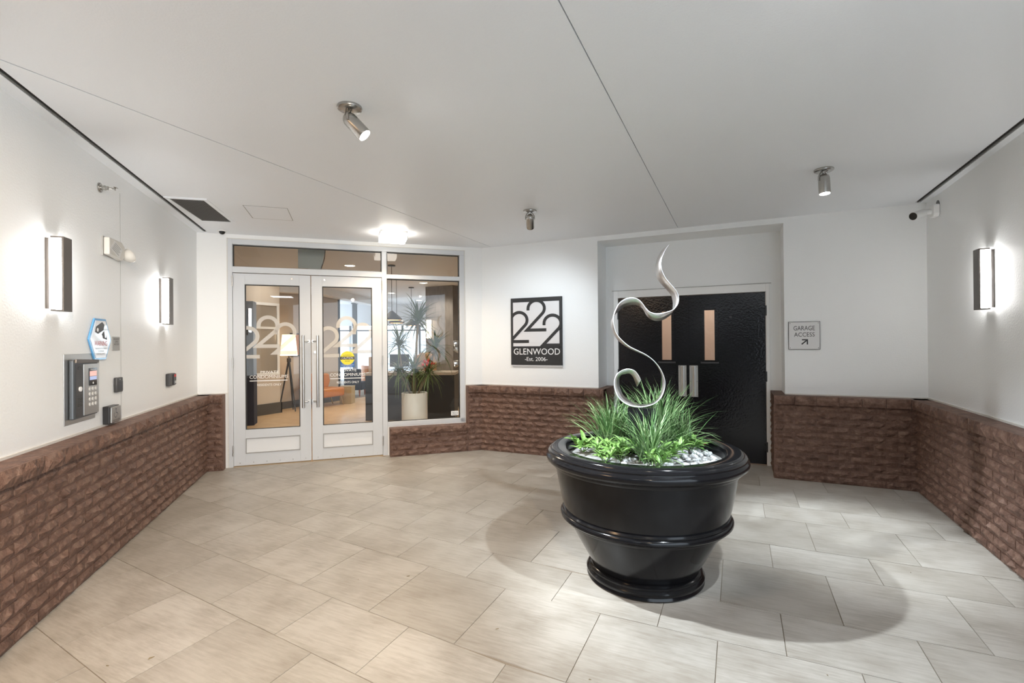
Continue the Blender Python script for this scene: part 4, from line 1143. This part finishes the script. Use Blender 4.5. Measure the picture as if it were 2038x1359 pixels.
# mirror on the near wall (local y = world y)
mr = thing('wall_mirror', 'tall white-framed mirror on the beige lobby wall behind the left door', 'mirror', None, x=-9.398, y=7.28, z=.86, rot=math.pi/2)
def mrr(x0, x1, z0, z1): return B((x0, x1, -.03, 0, z0, z1))
for bx in ((-.2, -.14, 0, 1.6), (.42, .48, 0, 1.6), (-.14, .42, 1.54, 1.6), (-.14, .42, 0, .06), (-.14, .42, 1.02, 1.07)):
    obj('frame_bar', mrr(*bx), M['wall_smooth'], mr)
_mm = mat('mirror_glass', (0.46, 0.41, 0.35), 0.08, 0.3)
obj('mirror_pane', B((-.14, .42, -.012, -.002, 1.07, 1.54)), _mm, mr)
obj('mirror_pane', B((-.14, .42, -.012, -.002, .06, 1.02)), _mm, mr)
# drop beam
bmv = bmesh.new()
bp_ = [Vector((-9.12, 8.89, 0)), Vector((-10.2, 11.8, 0)), Vector((-10.6, 13.3, 0))]
for a, b in zip(bp_, bp_[1:]):
    d = (b-a).normalized(); n = Vector((d.y, -d.x, 0))*-.3
    add_slab(bmv, [a, b, b+n, a+n], ZC-.17, ZC)
add_slab(bmv, [Vector((-9.12, 8.89, 0)), Vector((-9.12, 8.89, 0))+Vector((-.3, -.1, 0)), Vector((-9.85, 7.9, 0)), Vector((-9.6, 7.85, 0))], ZC-.17, ZC)
tag(obj('trim_5', bmv, M['lobby_ceil']), 'grey drop beam curving across the lobby ceiling', 'beam', kind='structure')
# far windows with curtains
fw_o = Vector((-12.568, 12.913, 0)); FRF = (fw_o, YAW)
wn2 = thing('window_2', 'wide far lobby window with pale sheer curtains', 'window', FRF, kind='structure')
obj('lintel', B((-.8, 3.9, 0, .1, 2.17, ZC)), M['lobby_ceil'], wn2)
obj('sill_wall', B((-.8, 3.9, 0, .1, -.003, .30)), M['lobby_wall'], wn2)
for xx in (.33, 1.55, 2.15, 2.75):
    obj('mullion', B((xx-.035, xx+.035, 0, .08, .3, 2.17)), M['mullion_dark'], wn2)
obj('rail', B((-.8, 3.9, .0, .06, 1.98, 2.03)), M['mullion_dark'], wn2)
bm = bmesh.new(); bm.faces.new([bm.verts.new(q) for q in ((-.8, .09, .3), (3.9, .09, .3), (3.9, .09, 2.17), (-.8, .09, 2.17))]); obj('glass_pane', bm, M['glass'], wn2)
for (xa, xb) in ((-.1, 1.45), (1.6, 2.7), (2.8, 3.4)):
    bm = bmesh.new(); prev = None; n = int((xb-xa)/.02)
    for i in range(n+1):
        x = xa+(xb-xa)*i/n; y = -.05+.02*math.sin(i*1.1)+.008*math.sin(i*.37)
        a, b = bm.verts.new((x, y, .12)), bm.verts.new((x, y, 1.96))
        if prev: bm.faces.new((prev[0], a, b, prev[1]))
        prev = (a, b)
    c = obj('sheer_curtain', bm, M['curtain'], None, smooth=True); put(c, FRF)
    tag(c, {-.1: 'pale sheer curtain at the left of the far lobby window', 1.6: 'pale sheer curtain behind the potted palm leaves', 2.8: 'narrow pale sheer curtain beside the dark cladding'}[xa], 'curtain', 'lobby window curtains')
cl_ = obj('steel_column', B((-.065, .065, -.065, .065, 0, ZC)), M['mullion_dark'])
put(cl_, None, x=-11.73, y=12.70, z=0, rot=YAW); tag(cl_, 'dark steel column in front of the far lobby window', 'column')
obj('column_cap', B((-.09, .09, -.09, .09, ZC-.03, ZC-.001)), M['mullion_dark'], cl_)
# dark cladding wall and its sconce
gc = obj('clad_wall', B((-6.935, -6.155, 9.95, 10.4, 0, ZC)), M['granite'])
tag(gc, 'tall dark textured stone-clad pier behind the reception desk', 'pier')
obj('pier_base', B((-6.94, -6.15, 9.94, 10.4, 0, .1)), M['lobby_base'], gc)
t = thing('wall_sconce', 'bronze box sconce on the dark lobby pier, seen through the sidelight', 'wall lamp', (Vector((-6.815, 9.95, 0)), 0.0), z=1.65, group='bronze wall sconces')
obj('back_plate', B((-.066, .066, -.018, 0, .014, .452)), M['bronze'], t)
obj('front_cover', B((-.05, .05, -.08, -.018, 0, .010), (-.05, .05, -.08, -.018, .456, .466), (-.055, -.045, -.08, -.018, 0, .466)), M['bronze'], t)
obj('diffuser', B((-.042, .044, -.078, -.019, .012, .454)), emit('lobby_sconce_glow', (1, .8, .55), 7.0), t)

# ------------------------------------------------------------------ lobby lights
def downlight(x, y, label, w=1.0):
    t = thing('recessed_light', label, 'ceiling lamp', None, x=x, y=y, z=ZC, group='recessed lobby lights')
    obj('trim_ring', lathe([(.11, 0), (.11, -.006), (.09, -.008), (.085, -.002)], 24, cap1=False), M['wall_smooth'], t, smooth=True)
    obj('lens', lathe([(.085, -.003), (.05, -.006), (.01, -.0065)], 24), M['downlight'], t)
    l = bpy.data.lights.new('down_beam', 'SPOT'); l.energy = LOBBY_W*w; l.spot_size = math.radians(150); l.spot_blend = .5; l.color = (1, .89, .74); l.shadow_soft_size = .09
    o = bpy.data.objects.new('down_beam', l); COL.objects.link(o); o.parent = t; o.location = (0, 0, -.03)
downlight(-8.566, 10.686, 'recessed lobby light beside the nearest pendant cord', 2.0)
downlight(-9.246, 12.9, 'recessed lobby light just left of the dark pier', 1.5)
downlight(-8.0, 8.3, 'recessed lobby light above the tan floor before the orange bench', 3.0)
downlight(-6.2, 6.6, 'recessed lobby light just inside the entrance doors', 2.2)
downlight(-6.5, 9.25, 'recessed fill light added right in front of the dark pier', 2.6)  # extra light added to brighten the pier face
downlight(-5.2, 8.9, 'recessed lobby light above the reception desk', 2.0)
def box_light(x, y, label):
    t = thing('flush_ceiling_light', label, 'ceiling lamp', None, x=x, y=y, z=ZC, rot=A, group='square lobby lights')
    obj('ceiling_plate', B((-.16, .16, -.15, .15, -.02, 0)), M['steel'], t)
    obj('crystal_box', B((-.155, .155, -.145, .145, -.10, -.02)), M['flush_light'], t, bevel=.01)
box_light(-8.9, 7.35, 'square crystal lobby ceiling light seen through the left door')
def pendant(x, y, zb, R_, label):
    t = thing('pendant_lamp', label, 'pendant lamp', None, x=x, y=y, z=ZC, group='dark cone pendants')
    h = ZC-zb
    obj('canopy', lathe([(.065, 0), (.065, -.02), (.01, -.024)], 20), M['pendant'], t)
    obj('cord', tube([(0, 0, -.02), (0, 0, -h+.16)], .005, 6), M['pendant'], t)
    obj('lamp_shade', lathe([(.015, -h+.165), (.03, -h+.155), (R_*.55, -h+.10), (R_*.9, -h+.045), (R_, -h+.03), (R_, -h), (R_-.012, -h), (R_-.015, -h+.03), (R_*.5, -h+.09)], 28, cap1=False), M['pendant'], t, smooth=True)
    obj('glow_disc', lathe([(R_-.02, -h+.004), (.01, -h+.003)], 24), M['glow_orange'], t)
pendant(-5.535, 6.913, 1.95, .175, 'nearest dark cone pendant over the reception desk')
pendant(-6.449, 8.209, 1.963, .16, 'middle dark cone pendant, partly behind the nearest one')
pendant(-7.286, 9.849, 1.976, .15, 'farthest dark cone pendant beside the dark pier')

# ------------------------------------------------------------------ lobby furniture
# floor lamp on tripod
t = thing('floor_lamp', 'tripod floor lamp with a glowing white shade behind the left door', 'floor lamp', None, x=-9.43, y=8.06, z=0, rot=YAW)
obj('lamp_shade', lathe([(.185, 1.28), (.14, 1.765), (.137, 1.765), (.182, 1.28)], 28, cap0=False, cap1=False), M['shade'], t, smooth=True)
obj('lamp_stem', lathe([(.02, 1.12), (.02, 1.5)], 10), M['black'], t)
for a in (-.5, 1.6, 3.7):
    obj('leg', tube([(0, 0, 1.2), (.22*math.cos(a), .22*math.sin(a), .0)], [.022, .014], 8), M['black'], t, smooth=True)
obj('lamp_hub', lathe([(.045, 1.13), (.045, 1.22)], 14), M['black'], t)
# orange bench against the taupe wall; local x along world y, back at +y
t = thing('lobby_bench', 'orange leather bench with a rounded back in the lobby', 'bench', None, x=-9.35, y=9.02, z=0, rot=math.pi/2)
obj('seat', B((-.52, .44, -.28, .22, .23, .45)), M['orange'], t, bevel=.05, segs=3)
obj('backrest', add_prism(bmesh.new(), [(-.5, .42), (.35, .42), (.42, .60), (.38, .79), (-.3, .82), (-.5, .74)], .18, .32), M['orange'], t, bevel=.05, segs=3)
for sx in (-.44, .36):
    for sy in (-.2, .16):
        obj('leg', tube([(sx, sy, .24), (sx+(.07 if sx > 0 else -.07), sy-.03, 0)], [.018, .010], 8), M['gold'], t)
t = thing('side_block', 'low brass-coloured block beside the orange bench', 'side table', None, x=-9.18, y=9.64, z=0, rot=YAW)
obj('block_body', B((-.15, .15, -.12, .18, 0, .44)), M['gold'], t, bevel=.006)
obj('block_top', B((-.155, .155, -.125, .185, .44, .452)), M['gold'], t)
# navy armchair
t = thing('armchair', 'navy upholstered armchair with red wooden legs behind the bench', 'chair', None, x=-10.22, y=10.98, z=0, rot=YAW)
obj('backrest', B((-.24, .24, -.10, .02, .2, .81)), M['navy'], t, bevel=.03)
obj('seat', B((-.25, .25, .02, .5, .18, .42)), M['navy'], t, bevel=.03)
for sx in (-.2, .2):
    for sy in (-.05, .45):
        obj('leg', lathe([(.016, 0), (.03, .2)], 10, (sx, sy, 0)), M['wood_red'], t)
t = thing('ottoman', 'round grey upholstered ottoman beside the navy armchair', 'ottoman', None, x=-9.55, y=11.85, z=0)
obj('ottoman_body', lathe([(.28, .06), (.34, .1), (.35, .38), (.32, .45), (.05, .46)], 28), M['grey_fabric'], t, smooth=True)
obj('ottoman_base', lathe([(.24, 0), (.24, .06)], 20), M['black'], t)
t = thing('tub_chair', 'orange leather tub chair farthest back in the lobby', 'chair', None, x=-10.45, y=12.1, z=0, rot=YAW)
bm = bmesh.new()
prof = [(.36*math.cos(a), .36*math.sin(a)) for a in [math.pi*(.95+1.1*k/14) for k in range(15)]]
for k in range(14):
    (x0, y0), (x1, y1) = prof[k], prof[k+1]
    add_slab(bm, [Vector((x0, y0, 0)), Vector((x1, y1, 0)), Vector((x1*.78, y1*.78, 0)), Vector((x0*.78, y0*.78, 0))], .25, .86)
bmesh.ops.remove_doubles(bm, verts=bm.verts, dist=1e-4)
obj('backrest', bm, M['orange'], t)
obj('seat', lathe([(.3, .2), (.3, .44), (.05, .46)], 24), M['orange'], t, smooth=True)
obj('chair_base', lathe([(.22, 0), (.22, .2)], 16), M['black'], t)
# picture on the taupe wall
t = thing('wall_picture', 'framed orange picture behind the tripod lamp shade', 'picture', None, x=-9.848, y=8.62, z=1.25, rot=math.pi/2)
obj('picture_frame', B((-.17, .45, -.03, 0, 0, .56)), M['black'], t)
obj('canvas', B((-.14, .42, -.034, -.028, .03, .53)), M['art'], t)
# reception desk
dc = Vector((-5.96, 7.97, 0))
t = thing('reception_desk', 'long black reception desk with a pale stone counter', 'desk', None, x=dc.x, y=dc.y, z=0, rot=YAW)
obj('front_panel', B((-.88, .90, 0, .05, 0, .90)), M['black_satin'], t)
obj('side_panel', B((-.88, -.83, .05, .65, 0, .90)), M['black_satin'], t)
obj('side_panel', B((.85, .90, .05, .65, 0, .90)), M['black_satin'], t)
obj('counter_top', B((-.90, .92, -.03, .68, .90, .955)), M['stone_top'], t, bevel=.004)
obj('toe_kick', B((-.86, .88, .012, .03, 0, .08)), M['black'], t)
def on_desk(u, v): q = dc+VR*u+VF*v; return dict(x=q.x, y=q.y, z=.956, rot=YAW)
t = thing('cardboard_box', 'brown cardboard box standing on the left end of the desk', 'box', None, **on_desk(-.80, .35))
obj('carton', B((-.085, .085, -.1, .1, 0, .31)), M['card'], t); obj('tape', B((-.086, .086, -.102, .102, .14, .146)), M['tan'], t)
t = thing('monitor', 'black computer monitor on the reception desk', 'monitor', None, **on_desk(-.28, .38))
obj('screen', B((-.2, .2, -.02, .02, .10, .36)), M['black'], t, bevel=.005); obj('stand', B((-.03, .03, 0, .02, .0, .12), (-.09, .09, -.06, .06, 0, .01)), M['black'], t)
t = thing('flower_pot', 'red potted flowers on the reception desk', 'potted plant', None, **on_desk(.33, .25))
obj('pot', lathe([(.06, 0), (.085, .09), (.075, .09)], 18), M['flower_red'], t, smooth=True)
bm = bmesh.new()
r_ = random.Random(5)
for k in range(26):
    mtx = Matrix.Translation((r_.gauss(0, .06), r_.gauss(0, .05), .13+r_.uniform(0, .10)))
    bmesh.ops.create_icosphere(bm, subdivisions=1, radius=r_.uniform(.02, .04), matrix=mtx)
obj('blossoms', bm, M['flower_red'], t, kind='stuff')
bm = bmesh.new()
for k in range(14): blade(bm, (0, 0, .08), r_.uniform(0, 6.28), r_.uniform(.3, 1.1), .14, .03, r_, .8)
obj('leaves', bm, M['leaf_light'], t, kind='stuff')
for i, u in enumerate((-.52, -.64)):
    t = thing('candle_lamp', ('small amber glowing lamp on the desk, next to the monitor', 'small amber glowing lamp on the desk, next to the cardboard box')[i], 'lamp', None, **on_desk(u, .2), group='amber desk lamps')
    obj('lamp_foot', lathe([(.035, 0), (.03, .02), (.012, .03)], 14), M['black'], t)
    obj('lamp_glass', lathe([(.02, .03), (.04, .06), (.035, .10), (.012, .13)], 16), M['glow_orange'], t, smooth=True)
t = thing('desk_chair', 'tan high-backed chair behind the reception desk', 'chair', None, x=dc.x+VF.x*1.15+VR.x*.12, y=dc.y+VF.y*1.15+VR.y*.12, z=0, rot=YAW)
obj('backrest', add_prism(bmesh.new(), [(-.24, .6), (.24, .6), (.25, 1.1), (.19, 1.27), (.08, 1.33), (-.08, 1.33), (-.19, 1.27), (-.25, 1.1)], -.04, .04), M['tan'], t, bevel=.02)
obj('seat', B((-.25, .25, -.5, .0, .42, .52)), M['tan'], t, bevel=.03)
obj('chair_stem', lathe([(.03, .06), (.03, .42)], 12, (0, -.2, 0)), M['steel_dark'], t)
bm = bmesh.new()
for k in range(5): add_tube(bm, [(0, -.2, .08), (.27*math.cos(k*1.2566), -.2+.27*math.sin(k*1.2566), .03)], .018, 6)
obj('chair_base', bm, M['black'], t)
# three-headed lamp near the right jamb
t = thing('spot_floor_lamp', 'silver three-headed floor lamp just inside the sidelight edge', 'floor lamp', None, x=-3.70, y=6.235, z=0, rot=YAW)
obj('lamp_pole', tube([(.03, 0, 0), (.03, 0, 1.6)], .012, 8), M['steel_dark'], t)
obj('lamp_base', lathe([(.12, 0), (.12, .02), (.03, .03)], 20), M['steel_dark'], t)
for z, a in ((1.54, .2), (1.40, -.9), (1.25, .25)):
    mt = Vector((-1, -.25, -a)).normalized().to_track_quat('Z', 'Y').to_matrix().to_4x4()
    bm = bmesh.new(); add_lathe(bm, [(.012, -.02), (.035, .0), (.05, .07), (.052, .10), (.047, .10), (.03, .02)], 18, (-.02, -.02, z), mtx=mt, cap1=True)
    obj('lamp_head', bm, M['chrome'], t, smooth=True)
# door operator and panel seen through the transom
t = thing('door_operator', 'long silver automatic door operator behind the transom glass', 'door operator', FR_ENT, x=1.72, y=.20, z=2.47)
obj('operator_case', B((-.47, .46, 0, .11, 0, .085)), M['alu'], t, bevel=.004)
obj('operator_cap', B((-.475, -.47, .005, .105, .004, .08)), M['grey_plastic'], t)
t = thing('ceiling_speaker_panel', 'grey-green sheet metal box hanging behind the transom glass', 'panel', FR_ENT, x=1.28, y=.50, z=2.60)
obj('panel_sheet', add_prism(bmesh.new(), [(-.18, 0), (.12, .0), (.18, .30), (-.18, .30)], 0, .02), M['greenish'], t)
obj('panel_edge', tube([(.12, -.004, 0), (.165, -.004, .15), (.18, -.004, .32)], .006, 6), M['charcoal'], t)

# ------------------------------------------------------------------ potted dracaena behind the sidelight
t = thing('potted_dracaena', 'tall dracaena with long arching leaves in a white cylinder pot', 'potted plant', None, x=-4.46, y=6.09, z=0, rot=YAW)
obj('pot', lathe([(.18, 0), (.192, .01), (.194, .785), (.186, .792), (.178, .785), (.178, .74)], 36, cap1=True), M['white_pot'], t, smooth=True)
obj('soil', lathe([(.178, .745), (.02, .75)], 24), M['vent_dark'], t)
DLEAF = []
for s in range(5):
    bm = bmesh.new(); r_ = random.Random(s+90); L = .50; n = 7; rows = []
    for i in range(n+1):
        f = i/n; w = .018*(.7+.6*f if f < .3 else (1-f)*1.25+.02)
        x = L*(f-.10*f*f); z = -L*(.15+.16*s)*f*f
        rows.append([bm.verts.new((x, -w, z+w*.3)), bm.verts.new((x, 0, z)), bm.verts.new((x, w, z+w*.3))])
    for a, b in zip(rows, rows[1:]):
        for k in (0, 1): bm.faces.new((a[k], a[k+1], b[k+1], b[k]))
    me = bpy.data.meshes.new('leaf'); bm.to_mesh(me); bm.free(); me.materials.append(M['dracaena']); DLEAF.append(me)
r_ = random.Random(77)
def crown(c, n, s, up):
    for k in range(n):
        el = r_.uniform(-.75, 1.15) if not up else r_.uniform(-.35, 1.45)
        az = k*2.399+r_.uniform(-.3, .3); sc_ = s*r_.uniform(.75, 1.12)
        q = Vector((-4.46, 6.09, 0))+VR*(c[0]+.50*sc_*math.cos(el)*math.cos(az))+VF*(c[1]+.50*sc_*math.cos(el)*math.sin(az))
        if DL.dot(q-C0) < .21: continue          # keep the leaves inside the glass
        shared('leaf', r_.choice(DLEAF), t, (c[0], c[1], c[2]+r_.uniform(-.05, .05)), (0, -el, az), (sc_,)*3)
for pts, n, s, up, rad in (
        ([(0, 0, .74), (.01, .02, 1.1), (.03, .04, 1.5), (.05, .05, 1.86)], 84, .95, True, .018),
        ([(-.06, 0, .74), (-.13, .0, 1.0), (-.20, .02, 1.2), (-.24, .03, 1.50)], 70, .82, True, .015),
        ([(.05, .02, .74), (.14, .03, 1.05), (.24, .05, 1.25), (.31, .05, 1.45)], 70, .88, True, .015),
        ([(0, -.03, .74), (-.02, -.03, .95), (.0, -.02, 1.14)], 80, .9, False, .014),
        ([(-.04, -.02, .74), (-.16, -.02, .98), (-.24, -.0, 1.12)], 64, .82, False, .013),
        ([(.04, -.02, .74), (.15, -.01, .95), (.22, .0, 1.10)], 60, .82, False, .013)):
    obj('stem', tube(pts, rad, 8), M['bark'], t, smooth=True)
    crown(pts[-1], n, s, up)

# ------------------------------------------------------------------ covered drive behind the photographer
M['concrete'] = mat('drive_concrete', (0.42, 0.41, 0.39), 0.8, var=0.15, noise=3)
LE = C0-DL*4.75
dcl = obj('ceiling', add_slab(bmesh.new(), clip_poly([(-9, -8), (XR+.2, -8), (XR+.2, LE.y+.3), (-9, LE.y+.3)], [((NL.x, NL.y), CL)]), ZC, ZC+.1), M['ceil'])
add = bmesh.new(); add.from_mesh(dcl.data)
q = clip_poly([(-9, -8), (XR+.2, -8), (XR+.2, Y_END), (-9, Y_END)], [((-NL.x, -NL.y), -CL)])
if q: add_slab(add, q, ZC, ZC+.1)
add.to_mesh(dcl.data); add.free()
tag(dcl, 'white soffit of the covered drive behind the camera', 'ceiling', kind='structure')
dfl = obj('floor', add_slab(bmesh.new(), clip_poly([(-9, -8), (XR+.2, -8), (XR+.2, LE.y), (-9, LE.y)], [((NL.x, NL.y), CL-.2)]), -.12, -.001), M['concrete'])
tag(dfl, 'concrete floor of the covered drive behind the camera', 'floor', kind='structure')
dw = obj('wall_drive', B((-9, XR+.2, -8.2, -8, 0, ZC), (-9, LE.x, LE.y, LE.y+.2, 0, ZC), (-9.2, -9, -8, -5.2, 0, ZC), (-9.2, -9, -3.2, LE.y+.2, 0, ZC), (XR, XR+.2, -8, -4.8, 0, ZC)), M['concrete'])
gr = obj('floor', B((XR+.2, 14, -12, 7, -.12, -.001), (-16, -9, -12, 4, -.12, -.001)), M['concrete'])
tag(gr, 'concrete paving outside the covered drive', 'paving', kind='structure')
tag(dw, 'concrete walls of the covered drive, open to the street at one side', 'wall', kind='structure')
def drive_fill(x, y, col, w, label):  # unseen lamps added over the drive as soft fill for the entry
    t = thing('drive_fill_light', label, 'ceiling lamp', None, x=x, y=y, z=ZC, rot=A)
    obj('ceiling_plate', B((-.3, .3, -.3, .3, -.02, 0)), M['steel'], t)
    l = bpy.data.lights.new('drive_fill_beam', 'AREA'); l.energy = w; l.size = .55; l.color = col
    o = bpy.data.objects.new('drive_fill_beam', l); COL.objects.link(o); o.parent = t; o.location = (0, 0, -.03)
drive_fill(-2.3, .30, (1.0, .64, .36), DRIVE_FILL_W*.9, 'warm square fill light added above the drive, left of the camera')
drive_fill(-.4, -2.2, (.90, .95, 1.0), DRIVE_FILL_W*.5, 'neutral square fill light added above the drive, behind the camera')
